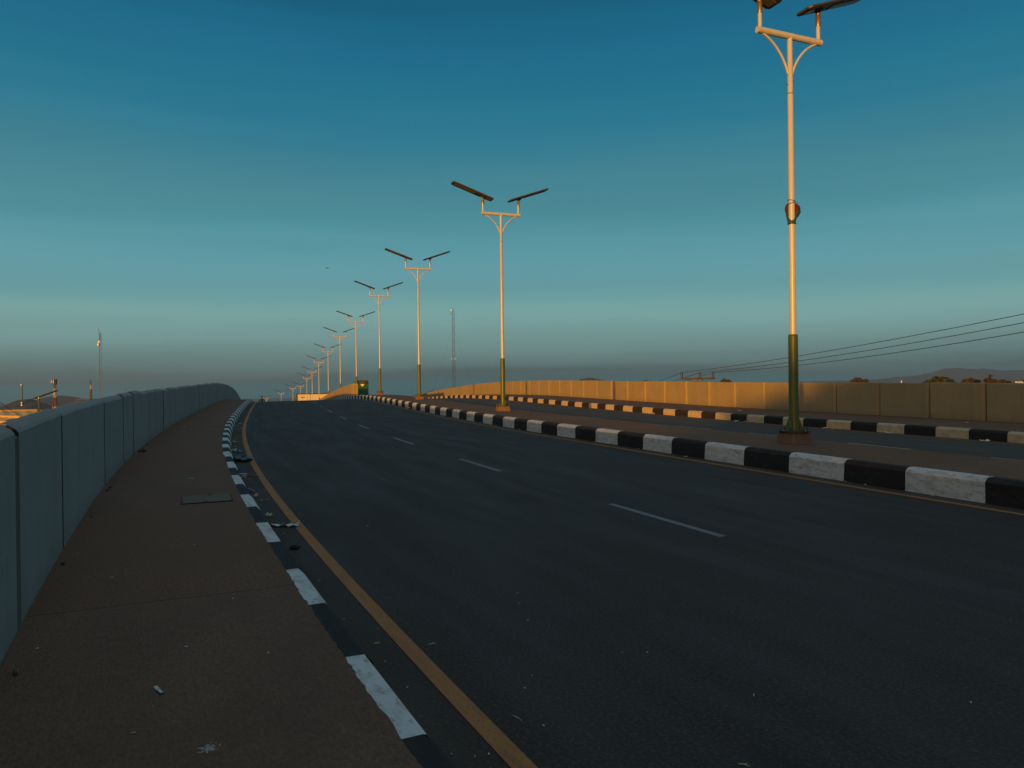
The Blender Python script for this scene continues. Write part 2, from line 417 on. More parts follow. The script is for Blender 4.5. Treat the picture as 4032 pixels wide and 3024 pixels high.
M['bronze'] = mat('collar_bronze', (0.34, 0.24, 0.11), .32, .5, metal=.7, noise=[(20, 4, .5, .7, .4, (0.2, 0.13, 0.06))])
M['slab_grey'] = mat('lamp_housing', (0.045, 0.042, 0.042), .5, .4, noise=[(6, 4, .5, .7, .4, (0.07, 0.06, 0.055))])
M['led'] = mat('led_strip', (0.11, 0.10, 0.09), .35, .5)
M['solar'] = mat('solar_cells', (0.012, 0.015, 0.03), .15, .6)
M['steel'] = mat('tower_steel', (0.16, 0.17, 0.18), .6, .4, metal=.2)
M['dark_steel'] = mat('dark_steel', (0.06, 0.06, 0.065), .6, .4)
M['rust_red'] = mat('tower_red_paint', (0.13, 0.042, 0.03), .7, .3)
M['tower_white'] = mat('tower_white_paint', (0.42, 0.38, 0.27), .65, .3)
M['dish'] = mat('dish_white', (0.78, 0.76, 0.70), .5, .4)
M['hill'] = mat('hill_scrub', (0.066, 0.050, 0.040), .95, .1, noise=[(.015, 8, .4, .65, .6, (0.085, 0.068, 0.048)), (.06, 6, .5, .7, .5, (0.035, 0.036, 0.022))])
M['wire'] = mat('wire_aluminium', (0.05, 0.05, 0.05), .6, .3)
M['ceramic'] = mat('insulator_glaze', (0.014, 0.009, 0.008), .35, .5)
M['cross_wood'] = mat('crossarm_steel', (0.08, 0.068, 0.055), .8, .2)
M['pole_conc'] = mat('power_pole_concrete', (0.15, 0.13, 0.10), .85, .2)
M['roof'] = mat('roof_sheet', (0.56, 0.38, 0.13), .55, .35, noise=[((.4, .4, .4), 5, .45, .7, .5, (0.44, 0.27, 0.09)), ((3, .3, 3), 4, .5, .7, .3, (0.62, 0.45, 0.2))])
M['roof_dark'] = mat('roof_rust', (0.13, 0.075, 0.05), .8, .2, noise=[(1.2, 5, .45, .7, .5, (0.2, 0.12, 0.07))])
M['house_wall'] = mat('house_plaster', (0.40, 0.34, 0.27), .9, .2, noise=[(.8, 5, .45, .7, .5, (0.3, 0.25, 0.2))])
M['window'] = mat('window_glass', (0.03, 0.035, 0.04), .2, .5)
M['bark'] = mat('tree_bark', (0.09, 0.065, 0.045), .95, .1)
M['leaf'] = mat('tree_leaves', (0.030, 0.042, 0.013), .7, .25, noise=[(1.5, 3, .4, .65, .7, (0.045, 0.042, 0.014))])
M['leaf_dry'] = mat('tree_leaves_dry', (0.050, 0.038, 0.016), .75, .2, noise=[(1.5, 3, .4, .65, .7, (0.06, 0.055, 0.02))])
M['paper'] = mat('litter_paper', (0.62, 0.64, 0.63), .7, .3, noise=[(30, 4, .5, .7, .4, (0.4, 0.4, 0.38))])
M['blue_wrap'] = mat('litter_blue_plastic', (0.22, 0.36, 0.52), .35, .5, noise=[(40, 3, .45, .65, .6, (0.6, 0.66, 0.7))])
M['black_bag'] = mat('litter_black_plastic', (0.016, 0.013, 0.022), .35, .5)
M['straw'] = mat('litter_straw', (0.55, 0.50, 0.38), .8, .2)
M['brown_strip'] = mat('litter_brown_strip', (0.26, 0.12, 0.035), .7, .3)
M['rubble'] = mat('litter_rubble', (0.34, 0.26, 0.18), .9, .2)
M['dark_lump'] = mat('litter_dark', (0.02, 0.018, 0.016), .8, .2)
M['sack_red'] = mat('sack_maroon', (0.10, 0.022, 0.016), .85, .2, noise=[(16, 5, .45, .7, .6, (0.055, 0.016, 0.012))])
M['sack_green'] = mat('sack_green', (0.035, 0.060, 0.034), .4, .4, noise=[(22, 5, .5, .68, .7, (0.02, 0.026, 0.018)), (30, 5, .62, .7, .8, (0.36, 0.27, 0.14))])
M['cord'] = mat('tie_cord', (0.05, 0.03, 0.02), .8, .2)
M['tuk_green'] = mat('taxi_green_paint', (0.010, 0.11, 0.075), .3, .5, noise=[(3, 4, .45, .7, .5, (0.008, 0.05, 0.04))])
M['tuk_canvas'] = mat('taxi_canvas', (0.045, 0.032, 0.026), .85, .2, noise=[(6, 4, .45, .7, .4, (0.03, 0.022, 0.018))])
M['tuk_window'] = mat('taxi_rear_window', (0.085, 0.06, 0.05), .5, .4)
M['tuk_glint'] = mat('taxi_painted_glint', (0.72, 0.62, 0.40), .5, .4)  # gold of a sunlit patch, put into the colour
M['rubber'] = mat('tyre_rubber', (0.02, 0.02, 0.02), .85, .2)
M['tail'] = mat('tail_lens', (0.30, 0.55, 0.42), .2, .6)
M['board_white'] = mat('board_white', (0.50, 0.46, 0.44), .6, .3, noise=[(.8, 4, .45, .7, .3, (0.42, 0.37, 0.34))])
M['board_dark'] = mat('board_frame', (0.035, 0.028, 0.028), .6, .3)
M['skin'] = mat('skin_dark_brown', (0.075, 0.038, 0.022), .6, .3)
M['jacket'] = mat('jacket_brown', (0.085, 0.058, 0.036), .85, .2, noise=[(9, 4, .45, .7, .4, (0.06, 0.04, 0.026))])
M['trousers'] = mat('trousers_dark', (0.03, 0.032, 0.04), .85, .2)
M['hair'] = mat('hair_black', (0.012, 0.010, 0.010), .9, .2)
M['bike_red'] = mat('motorbike_red', (0.20, 0.02, 0.015), .35, .5)
M['bird'] = mat('bird_feathers', (0.02, 0.02, 0.02), .8, .2)

# ------------------------------------------------------------------ the road's shape in plan and profile
KN = [-160, -70, -6, 6, 18, 32, 46, 60, 74, 90, 115, 145, 180, 222, 262, 300, 360]
KZ = [.03, .03, .031, .0154, .0051, .0096, .0109, -.0087, -.0354, -.0552, -.0701, -.0722, -.0686, -.0868, -.030, 0, 0]
KT = [-.02, -.0, -.0, .0703, .1401, .189, .1988, .1952, .1927, .1867, .1777, .1918, .1279, -.095, -.19, -.22, -.25]
TH0 = -.5056
CAM_OFF = -.9786
SS = np.arange(-150, 340.01, 0.25)
_zs = np.interp(SS, KN, KZ); TH = TH0 + np.interp(SS, KN, KT)
def _cum(a):
    c = np.concatenate([[0], np.cumsum((a[1:] + a[:-1]) / 2 * .25)]); return c - np.interp(0, SS, c)
RX, RY, RZ = _cum(np.sin(TH)), _cum(np.cos(TH)), _cum(_zs)
_t0 = float(np.interp(0, SS, TH))
RX = RX - CAM_OFF * math.cos(_t0); RY = RY + CAM_OFF * math.sin(_t0)
def head(s): return float(np.interp(s, SS, TH))
def at(s, o, dz=0.0):
    t = head(s)
    return Vector((float(np.interp(s, SS, RX)) + o * math.cos(t), float(np.interp(s, SS, RY)) - o * math.sin(t), float(np.interp(s, SS, RZ)) + dz))
def road_dz(o): return -.2309 + .0155 * o
O_WB, O_YL, O_LN, O_YR, O_MB, O_MF, O_RB, O_RW = -1.647, .553, 4.326, 7.913, 8.223, 10.434, 17.243, 20.578
MED = .2072; RRD = -.198; RPA = .0536
GROUND = -13.2
S0, S1 = -120.0, 318.0
# sample spacing: fine near the camera
def srange(a, b):
    r = []; s = a
    while s < b - 1e-6:
        r.append(s)
        d = .5 if -8 < s < 60 else (1.0 if -20 < s < 110 else 3.0)
        s += d
    r.append(b); return r

def ribbon(mb, prof, ss, mi=0, mi_fn=None, vlen=None):
    """sweeps a list of (offset, height) along the road; UV = (distance, offset)"""
    for i in range(len(ss) - 1):
        a, b = ss[i], ss[i + 1]
        A = [at(a, o, z) for o, z in prof]; B = [at(b, o, z) for o, z in prof]
        acc = prof[0][0] if vlen is None else vlen
        for k in range(len(prof) - 1):
            d = math.hypot(prof[k + 1][0] - prof[k][0], prof[k + 1][1] - prof[k][1])
            v0, v1 = acc, acc + d; acc = v1
            mb.face([A[k], A[k + 1], B[k + 1], B[k]], mi if mi_fn is None else mi_fn((a + b) / 2), [(a, v0), (a, v1), (b, v1), (b, v0)])

SR = srange(S0, S1)
def structure(name, mb, m, label, cat=None):
    o = mb.build(name, m); tag(o, label, cat, kind='structure'); return o

# --- carriageways, footpaths, median, kerbs
mb = MB(); ribbon(mb, [(.15, road_dz(.15)), (1.0, road_dz(1)), (2.2, road_dz(2.2)), (4.3, road_dz(4.3)), (6.4, road_dz(6.4)), (8.3, road_dz(8.3))], SR)
structure('road', mb, M['asphalt'], 'dark asphalt carriageway in the foreground, between the footpath kerb and the median kerb', 'road')
mb = MB(); ribbon(mb, [(10.40, RRD), (12, RRD), (14, RRD), (16, RRD), (17.3, RRD)], SR)
structure('road', mb, M['asphalt'], 'narrow-looking far carriageway beyond the median, below the right parapet wall', 'road')
mb = MB(); ribbon(mb, [(O_WB - .12, 0), (-1.2, 0), (-.7, 0), (0.02, -.004)], SR)
rj_ = random.Random(31); ss_ = [1.2 + .04 * k for k in range(360)]
lip = [.002 + .012 * rj_.random() ** 2 + .003 * math.sin(k * .23) * math.sin(k * .071) for k in range(len(ss_))]
for k in range(len(ss_) - 1):
    a, b = ss_[k], ss_[k + 1]
    mb.face([at(a, -.12, -.0036), at(a, lip[k], .0075), at(b, lip[k + 1], .0075), at(b, -.12, -.0036)], 0, [(a, -.12), (a, lip[k]), (b, lip[k + 1]), (b, -.12)])
    mb.face([at(a, lip[k], .0075), at(a, lip[k] + .004, .002), at(b, lip[k + 1] + .004, .002), at(b, lip[k + 1], .0075)], 0, [(a, lip[k]), (a, lip[k]), (b, lip[k + 1]), (b, lip[k + 1])])
structure('footpath', mb, M['path'], 'brown concrete footpath beside the near parapet wall', 'footpath')
mb = MB(); ribbon(mb, [(O_RB + .10, RPA - .004), (18.4, RPA), (19.5, RPA), (O_RW + .12, RPA)], SR)
structure('footpath', mb, M['median'], 'brown concrete footpath along the far parapet wall', 'footpath')
mb = MB(); ribbon(mb, [(O_MB + .09, MED - .004), (8.9, MED), (9.6, MED), (O_MF - .016, MED)], SR)
structure('median', mb, M['median'], 'raised brown concrete median strip carrying the lamp posts', 'median')

def kerb_s(phase, step):
    """block boundaries, coloured alternately; uneven hand-painted edges. step: (before the phase, after it)"""
    sa, sb = step
    r = random.Random(int(phase * 1000))
    out = []
    for k in range(int((S0 - phase) / sa), int((S1 - phase) / sb) + 1):
        out.append((k, phase + k * (sa if k < 0 else sb) + r.uniform(-.03, .03)))
    return out
def kerb(label, prof, phase, step, white_even, wm='kerb_white'):
    mb = MB()
    bl = kerb_s(phase, step)
    for (k, a), (_, b) in zip(bl[:-1], bl[1:]):
        w = (k % 2 == 0) == white_even
        n = 3 if -6 < a < 60 else 1
        rr = random.Random(k * 7 + int(phase * 10))
        ss = [a + (b - a) * i / n for i in range(n + 1)]
        jig = [rr.uniform(-.006, .006) for _ in prof]
        pr = [(o + j, z + jz * .5) for (o, z), j, jz in zip(prof, jig, jig[::-1])] if a < 60 else prof
        pr[-1] = prof[-1]; pr[0] = prof[0]
        ribbon(mb, pr, ss, 0 if w else 1, vlen=(k % 17) * .37)
        if n == 3:   # thin chipped groove between blocks
            pass
    o = mb.build('kerb', [M[wm], M['kerb_black']])
    tag(o, label, 'kerb', kind='structure'); return o
kerb('black and white banded kerb at the edge of the near footpath',
     [(-.004, -.02), (-.004, .004), (.10, .004), (.115, 0), (.158, -.05), (.195, -.16), (.20, -.26)], 3.02, (1.0, 1.018), True)
# lkerb white between 9.94-9.01? handled by phase below
kerb('black and white banded kerb on the near side of the median',
     [(O_MB, -.16), (O_MB + .006, -.03), (O_MB + .012, MED - .055), (O_MB + .06, MED - .003), (O_MB + .10, MED + .004), (O_MB + .19, MED + .003), (O_MB + .19, MED - .03)], 20.45, (1.115, 1.06), False)
kerb('black and white banded kerb on the far side of the median',
     [(O_MF - .02, MED - .03), (O_MF - .02, MED - .001), (O_MF - .012, MED - .001), (O_MF + .02, MED - .045), (O_MF + .035, RRD - .06)], 20.0, (1.4, 1.4), True)
kerb('black and white banded kerb below the far footpath',
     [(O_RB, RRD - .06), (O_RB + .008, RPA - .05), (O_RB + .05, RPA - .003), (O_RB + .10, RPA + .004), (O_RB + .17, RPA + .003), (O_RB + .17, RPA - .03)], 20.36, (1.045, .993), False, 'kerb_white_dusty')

# --- painted lines
def line(label, o0, w, mlist, segs, dzf, m):
    mb = MB()
    for a, b in segs:
        n = max(1, int((b - a) / .5)) if a < 70 and b > -8 else max(1, int((b - a) / 3))
        if b - a > 200:
            ss = srange(a, b)
        else:
            ss = [a + (b - a) * i / n for i in range(n + 1)]
        ribbon(mb, [(o0 - w / 2, dzf(o0 - w / 2) + .004), (o0 + w / 2, dzf(o0 + w / 2) + .004)], ss)
    o = mb.build('road_marking', m); tag(o, label, 'road marking', kind='structure'); return o
line('yellow edge line beside the footpath kerb', O_YL, .105, 0, [(S0, S1)], road_dz, M['line_yellow'])
line('yellow edge line beside the median kerb', O_YR, .085, 0, [(S0, S1)], road_dz, M['line_yellow'])
dash = [(6.1 + 6.22 * k, 8.3 + 6.22 * k) for k in range(-6, 30)]
dash[7] = (12.04, 14.25); dash[8] = (18.02, 20.43); dash[9] = (24.41, 26.84); dash[10] = (30.6, 33.03); dash[11] = (37.07, 39.6)
line('broken white lane line of the near carriageway', O_LN, .09, 0, dash, road_dz, M['line_white'])
line('yellow edge line of the far carriageway', 16.9, .09, 0, [(S0, S1)], lambda o: RRD, M['line_yellow'])

# --- the ground: one sheet falling gently away from the flyover to the hills
mb = MB()
rings = [0, 20, 60, 110, 160, 240, 360, 520, 800, 1200, 1900, 3000, 4600, 7200, 11000]
NA = 72
def ground_z(x, y):
    r = math.hypot(x, y)
    z = GROUND - max(0, r - 170) * .0225 * (1 if r < 3000 else (3000 + (r - 3000) * .55) / r)
    return z + (1.2 * math.sin(x * .013 + 1) * math.cos(y * .017) if r > 240 else 0)
gv = []; gf = []
for i, r in enumerate(rings):
    for k in range(NA):
        an = 2 * math.pi * k / NA
        x, y = r * math.sin(an), r * math.cos(an)
        gv.append((x, y, ground_z(x, y)))
for i in range(len(rings) - 1):
    for k in range(NA):
        j = (k + 1) % NA
        gf.append((i * NA + k, i * NA + j, i * NA + NA + j, i * NA + NA + k) if i else (k, NA + j, NA + k))
mb.mesh(gv, [tuple(reversed(f)) for f in gf], 0, True)
structure('ground', mb, M['ground'], 'dry brown ground far below the flyover', 'ground')

# --- flyover body (retaining walls below the parapets)
fly = MB()
for o_, sgn in ((O_WB - .30, -1), (O_RW + .30, 1)):
    for i in range(len(SR) - 1):
        a, b = SR[i], SR[i + 1]
        P = [at(a, o_, -.25), at(b, o_, -.25)]
        Q = [Vector((p.x, p.y, min(GROUND - 2, p.z - .5))) for p in P]
        f = [P[0], P[1], Q[1], Q[0]]
        fly.face(f if sgn > 0 else f[::-1], 0, [(a, 0), (b, 0), (b, 9), (a, 9)])
for s_ in (S0, S1):
    A = at(s_, O_WB - .3, -.25); B = at(s_, O_RW + .3, -.25)
    fly.face([A, B, Vector((B.x, B.y, GROUND - 2)), Vector((A.x, A.y, GROUND - 2))])
for i in range(len(SR) - 1):
    a, b = SR[i], SR[i + 1]
    fly.face([at(a, O_WB - .3, -.5), at(a, O_RW + .3, -.5), at(b, O_RW + .3, -.5), at(b, O_WB - .3, -.5)])
o = fly.build('flyover', M['embank'])
tag(o, 'long concrete flyover embankment that carries both carriageways over the crest', 'flyover')

# --- parapet walls built of concrete panels
def parapet(name, label, o_face, side, z0, h, joints, thick=.24, seed=1, gap=.022, chamf=(.10, .07), wide=(), wm='wall', edge=.012, edge_m=0, step=.012):
    root = thing(name, label, 'wall', at(joints[0], o_face, z0))
    r = random.Random(seed)
    loc = root.location
    core = MB()
    oc = o_face + side * thick * .5
    ss = [joints[0] + (joints[-1] - joints[0]) * i / 240 for i in range(241)]
    ribbon(core, [(oc - .05, z0 - .3), (oc - .05, z0 + h - .16), (oc + .05, z0 + h - .16), (oc + .05, z0 - .3)], ss)
    core.v = [(x - loc.x, y - loc.y, z - loc.z) for x, y, z in core.v]
    core.build('wall_core', M['wall_joint'], root)
    for i in range(len(joints) - 1):
        near = joints[i] < 62 and joints[i + 1] > -4
        g = .12 if i in wide else gap
        g2 = .12 if i + 1 in wide else gap
        a, b = joints[i] + g / 2, joints[i + 1] - g2 / 2
        dh = r.uniform(-step, step); do = r.uniform(-.007, .007)
        pb = MB()
        hh = h + dh; f0 = o_face + side * do
        prof = [(f0, -.25), (f0, hh - chamf[1]), (f0 + side * .015, hh - chamf[1] + .022), (f0 + side * chamf[0], hh - .008), (f0 + side * (chamf[0] + .03), hh),
                (f0 + side * (thick - .05), hh), (f0 + side * thick, hh - .04), (f0 + side * thick, -.25)]
        n = 4 if near else 1
        m0 = edge if near else .012
        sl = [a, a + m0] + [a + (b - a) * k / n for k in range(1, n)] + [b - m0, b]
        zo = lambda s: z0
        sec = []
        for q, s in enumerate(sl):
            ins = m0 * .9 if q in (0, len(sl) - 1) else 0.0
            sec.append([at(s, o2 + (side * ins if k2 < 4 else (-side * ins if k2 > 5 else 0)), z0 + z2 - (ins if 2 < k2 < 6 else 0)) - loc for k2, (o2, z2) in enumerate(prof)])
        uo = r.uniform(0, 40)
        vv = [0.0]
        for k in range(1, len(prof)): vv.append(vv[-1] + math.hypot(prof[k][0] - prof[k - 1][0], prof[k][1] - prof[k - 1][1]))
        vv = [x - .25 for x in vv]
        for q in range(len(sl) - 1):
            for k in range(len(prof) - 1):
                f = [sec[q][k], sec[q][k + 1], sec[q + 1][k + 1], sec[q + 1][k]]
                u = [(sl[q] + uo, vv[k]), (sl[q] + uo, vv[k + 1]), (sl[q + 1] + uo, vv[k + 1]), (sl[q + 1] + uo, vv[k])]
                if side > 0: f = f[::-1]; u = u[::-1]
                pb.face(f, edge_m if q in (0, len(sl) - 2) and k < 3 else 0, u)
        for q in (0, len(sl) - 1):
            pb.face(sec[q] if (q == 0) == (side > 0) else sec[q][::-1], edge_m, [(k * .1, k * .1) for k in range(len(prof))])
        pb.build('wall_panel', [M[wm], M['wall_joint']], root)
    for i in wide:
        st = MB(); ss2 = [joints[i] - .066, joints[i] + .066]
        ribbon(st, [(o_face + side * .001, z0 - .1), (o_face + side * .001, z0 + h - chamf[1] - .012), (o_face + side * (chamf[0] + .006), z0 + h - .022), (o_face + side * .2, z0 + h - .018)], ss2)
        st.v = [(x - loc.x, y - loc.y, z - loc.z) for x, y, z in st.v]
        st.build('joint_strip', M['joint_strip'], root)
    return root
lj = [5.41, 7.68, 9.8, 11.9, 13.0 + 1.8, 16.64, 18.3, 20.1, 22.05, 24.15, 26.1]
while lj[-1] < 190: lj.append(lj[-1] + (2.06 if lj[-1] < 90 else 8.2))
while lj[0] > -60: lj.insert(0, lj[0] - (2.08 if lj[0] > -6 else 8.3))
_w = (lj.index(5.41),)
parapet('parapet_wall', 'grey concrete parapet wall in shade beside the near footpath, left side of the photo', O_WB, -1, 0, 1.215, lj, seed=4, gap=.04, chamf=(.06, .06), thick=.15, wide=_w, edge=.008, edge_m=1, step=.02)
rj = [15.3 + 2.11 * k for k in range(-15, 41)]
while rj[-1] < 190: rj.append(rj[-1] + 8.4)
while rj[0] > -60: rj.insert(0, rj[0] - 8.4)
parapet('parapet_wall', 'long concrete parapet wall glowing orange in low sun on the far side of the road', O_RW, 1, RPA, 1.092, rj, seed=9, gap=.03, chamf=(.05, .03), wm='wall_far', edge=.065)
bj = [71.0 + 2.1 * k for k in range(0, 20)]
while bj[-1] < 190: bj.append(bj[-1] + 8.4)
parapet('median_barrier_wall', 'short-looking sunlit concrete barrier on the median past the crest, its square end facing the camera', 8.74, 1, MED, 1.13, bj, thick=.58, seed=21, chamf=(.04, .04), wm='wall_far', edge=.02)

# ------------------------------------------------------------------ solar street lamps along the median
O_L = 9.5737; LS0 = 10.6551; LSP = 15.9317
H_BAR = 7.372
def make_lamp():
    root = thing('solar_street_lamp', 'nearest lamp', 'street lamp')
    # plinth: a truncated concrete pyramid with worn corners
    p = MB(); n = 4
    p.bbox((0, 0, .095), (.47, .47, .19), .02)
    p.v = [(x * (1 - .14 * (z / .19)), y * (1 - .14 * (z / .19)), z) for x, y, z in p.v]
    p.v = [(x, y, z if z > .02 else -.06) for x, y, z in p.v]
    p.build('plinth', M['plinth'], root)
    b = MB()
    b.tube([(0, 0, .205), (0, 0, .228)], .285, 24, caps=True, smooth=False)
    bp = b.build('base_plate', M['plate'], root)
    for k in range(6):
        an = math.pi / 6 + k * math.pi / 3
        bo = MB()
        bo.tube([(.235 * math.cos(an), .235 * math.sin(an), .17), (.235 * math.cos(an), .235 * math.sin(an), .285)], .012, 6)
        bo.tube([(.235 * math.cos(an), .235 * math.sin(an), .228), (.235 * math.cos(an), .235 * math.sin(an), .25)], .022, 6, smooth=False)
        bo.build('anchor_bolt', M['plate'], bp)
    s = MB()
    s.tube([(0, 0, .228), (0, 0, .30), (0, 0, .42), (0, 0, 1.93), (0, 0, 1.965), (0, 0, 1.97)], [.118, .098, .088, .086, .080, .056], 20)
    for k in range(4):
        an = k * math.pi / 2 + .5
        c, sn = math.cos(an), math.sin(an)
        t = .006
        pts = [(.07, .228), (.175, .228), (.165, .26), (.088, .46)]
        A = [(r * c - t * sn, r * sn + t * c, z) for r, z in pts]; B = [(r * c + t * sn, r * sn - t * c, z) for r, z in pts]
        s.face(A[::-1]); s.face(B)
        for i in range(4):
            j = (i + 1) % 4
            s.face([A[i], A[j], B[j], B[i]])
    sl_ = s.build('sleeve', M['pole_green'], root)
    po = MB()
    po.tube([(0, 0, 1.96), (0, 0, 4.2), (0, 0, 6.33), (0, 0, 6.335), (0, 0, H_BAR - .02)], [.060, .055, .0515, .048, .048], 20)
    pl_ = po.build('pole', M['pole'], root)
    jr = MB()
    jr.tube([(0, 0, 6.325), (0, 0, 6.337)], .053, 20)
    jr.build('joint_ring', M['plate'], pl_)
    for q0_, q1_ in (((.03, -.03, 6.55), (.038, -.04, 6.55)), ((-.04, .02, 6.5), (-.06, .028, 6.5))):
        jr = MB(); jr.tube([q0_, q1_], .012, 8); jr.build('bolt', M['plate'], pl_)
    cb = MB(); cb.tube([(-.745, 0, H_BAR), (.745, 0, H_BAR)], .058, 20)
    cb.build('crossbar', M['pole'], root)
    for sg in (-1, 1):
        br = MB()
        pts = []
        for i in range(13):
            t = i / 12
            # quarter-round brace from crossbar to pole, bowed towards the pole
            x = .62 * (1 - t) ** 1.45 + .040; z = -.045 - .66 * t ** 1.0 + .0
            ang = t * math.pi / 2
            x = .045 + .575 * (1 - math.sin(ang)) ; z = -.05 - .64 * (1 - math.cos(ang))
            xl = .62 - .575 * t; zl = -.05 - .64 * t
            pts.append((sg * (.55 * x + .45 * xl), 0, H_BAR + .55 * z + .45 * zl))
        br.tube(pts, .023, 10)
        br.build('brace', M['pole'], root)
        up = MB()
        xu = sg * .685
        up.tube([(xu, 0, H_BAR + .03), (xu, 0, H_BAR + .40)], .036, 16)
        u = up.build('upright', M['pole'], root)
        co = MB()
        co.tube([(xu, 0, H_BAR + .30), (xu, 0, H_BAR + .325), (xu, 0, H_BAR + .50), (xu, 0, H_BAR + .52)], [.047, .050, .047, .036], 16)
        # knuckle joint up to the housing
        co.tube([(xu - .0 * sg, 0, H_BAR + .48), (xu + .06 * sg, 0, H_BAR + .60)], .032, 12)
        co.ball((xu, 0, H_BAR + .52), .045)
        co.build('collar', M['bronze'], u)
        # flat solar housing tilted up and outwards
        th = math.radians(19.5) * sg
        Lh, Wd, T = 1.62, .40, .055
        c = Vector((xu + sg * (Lh * .26) * math.cos(math.radians(19.5)), 0, H_BAR + .64 + (Lh * .26) * math.sin(math.radians(19.5))))
        Mr = Matrix.Rotation(-th, 3, 'Y')
        hb = MB()
        # outline with cut corners (long hexagon), slab extruded
        hx, hy = Lh / 2, Wd / 2
        out = [(-hx, -hy + .05), (-hx + .05, -hy), (hx - .05, -hy), (hx, -hy + .05), (hx, hy - .05), (hx - .05, hy), (-hx + .05, hy), (-hx, hy - .05)]
        rgs = [[(x * .965, y * .88, -T / 2) for x, y in out], [(x, y, -T / 2 + .018) for x, y in out], [(x, y, T / 2 - .008) for x, y in out], [(x * .993, y * .975, T / 2) for x, y in out]]
        vs = []
        for rg in rgs:
            for q in rg:
                q = Mr @ Vector(q); vs.append(q + c)
        fs = [tuple(range(7, -1, -1)), tuple(range(24, 32))]
        for k in range(3):
            for i in range(8):
                j = (i + 1) % 8; fs.append((k * 8 + i, k * 8 + j, k * 8 + 8 + j, k * 8 + 8 + i))
        hb.mesh(vs, fs)
        # bracket foot
        hb.bbox(c + Mr @ Vector((-sg * Lh * .25, 0, -T / 2 - .02)), (.16, .10, .05), .01, 0, Mr)
        lh = hb.build('lamp_head', M['slab_grey'], root)
        pv = MB()
        pv.bbox(c + Mr @ Vector((0, 0, T / 2 + .003)), (Lh * .95, Wd * .88, .006), .002, 0, Mr)
        pv.build('solar_panel', M['solar'], lh)
        ld = MB()
        ld.bbox(c + Mr @ Vector((sg * .30, 0, -T / 2 - .004)), (.82, Wd * .56, .014), .004, 0, Mr)
        for k in range(6): ld.bbox(c + Mr @ Vector((sg * (-.05 + k * .14), 0, -T / 2 - .008)), (.10, Wd * .46, .014), .003, 0, Mr)
        ld.build('led_strip', M['led'], lh)
        bx = MB(); bx.bbox(c + Mr @ Vector((-sg * Lh * .40, 0, -T / 2 - .006)), (.20, Wd * .5, .016), .004, 0, Mr); bx.build('battery_cover', M['led'], lh)
    return root
lamp0 = make_lamp()
res_v = [5.8, -13.4, -.9, 9.5, -8.4, 2.7, -.4, 1.3, -1.9, 2.7, -5.8, 4.1, 1.7, -1.7]   # small differences in how far each post was set
LAB = ['nearest double solar lamp, tall pale post on green sleeve with a torn sack tied on',
       'second nearest double solar lamp, standing clear against the sky in the middle of the photo',
       'third double solar lamp from the camera, green sleeve just left of the guyed lattice mast',
       'fourth double solar lamp, its green foot just right of the small green vehicle',
       'fifth double solar lamp, post rising from behind the end of the median barrier',
       'sixth double solar lamp, post rising behind the sloping top of the median barrier',
       'seventh double solar lamp, post rising over the low end of the median barrier',
       'eighth double solar lamp, rightmost post crossing the white board',
       'ninth double solar lamp, second post from the right across the white board',
       'tenth double solar lamp, post just right of the black arrow on the white board',
       'eleventh double solar lamp, leftmost post crossing the white board at its arrow',
       'twelfth double solar lamp, first post left of the white board',
       'thirteenth double solar lamp, post alone over the road crest',
       'farthest double solar lamp, low over the road crest just right of the rider']
for i in range(14):
    L_ = lamp0 if i == 0 else copy_tree(lamp0)
    s_ = LS0 + LSP * i
    p_ = at(s_, O_L, MED + .002)
    L_.location = p_
    L_.rotation_euler = (0, 0, -head(s_))
    k_ = 1 + res_v[i] / 3001 * p_.y / H_BAR
    L_.scale = (1, 1, k_)
    L_['label'] = LAB[i]; L_['group'] = 'double solar street lamps along the median'
LAMP1 = at(LS0, O_L, MED)

# the torn sack tied on the first post: a bag wrapped round the pole, maroon above, green below
def ring_mesh(mb, rows, n=20, mi=0, jitter=.0, rr=None):
    vs = []; fs = []
    for cx, cy, rx, ry, z in rows:
        for k in range(n):
            an = 2 * math.pi * k / n
            j = 1 + (rr.uniform(-jitter, jitter) if rr else 0)
            vs.append((cx + rx * j * math.cos(an), cy + ry * j * math.sin(an), z + (rr.uniform(-jitter, jitter) * .08 if rr else 0)))
    for i in range(len(rows) - 1):
        for k in range(n):
            j = (k + 1) % n
            fs.append((i * n + k, i * n + j, i * n + n + j, i * n + n + k))
    mb.mesh(vs, fs, mi, True)
sack = thing('torn_sack', 'torn maroon and green sack tied around the nearest lamp post', 'sack', LAMP1 + Vector((0, 0, 3.98)))
sack.scale = (1, 1, .74)
rr = random.Random(5)
g = MB()
ring_mesh(g, [(0, 0, .066, .066, .0), (.0, .0, .070, .070, .05), (.012, .04, .085, .085, .14), (.04, .07, .115, .085, .24), (.055, .08, .132, .085, .32), (.055, .08, .13, .08, .345)], 22, 0, .09, rr)
g.build('sack_lower', M['sack_green'], sack)
g = MB()
ring_mesh(g, [(.055, .095, .125, .07, .33), (.058, .10, .138, .075, .40), (.055, .10, .13, .07, .47), (.045, .095, .10, .05, .53), (.03, .09, .05, .03, .56)], 22, 0, .07, rr)
for k in range(9):
    a = rr.uniform(-.05, .16)
    g.tube([(a, .09, .53), (a + rr.uniform(-.01, .03), .09, .56), (a + rr.uniform(0, .06), .09, .57 + rr.uniform(0, .02))], [.006, .004, .002], 5)
g.build('sack_upper', M['sack_red'], sack)
for z0_, z1_ in ((.50, .55), (.60, .545)):
    g = MB(); pts = [(.066 * math.cos(t), .066 * math.sin(t), z0_ + (z1_ - z0_) * (.5 + .5 * math.cos(t - .2))) for t in [2 * math.pi * k / 20 for k in range(21)]]
    g.tube(pts, .006, 6, caps=False); g.build('tie_cord', M['cord'], sack)
g = MB()
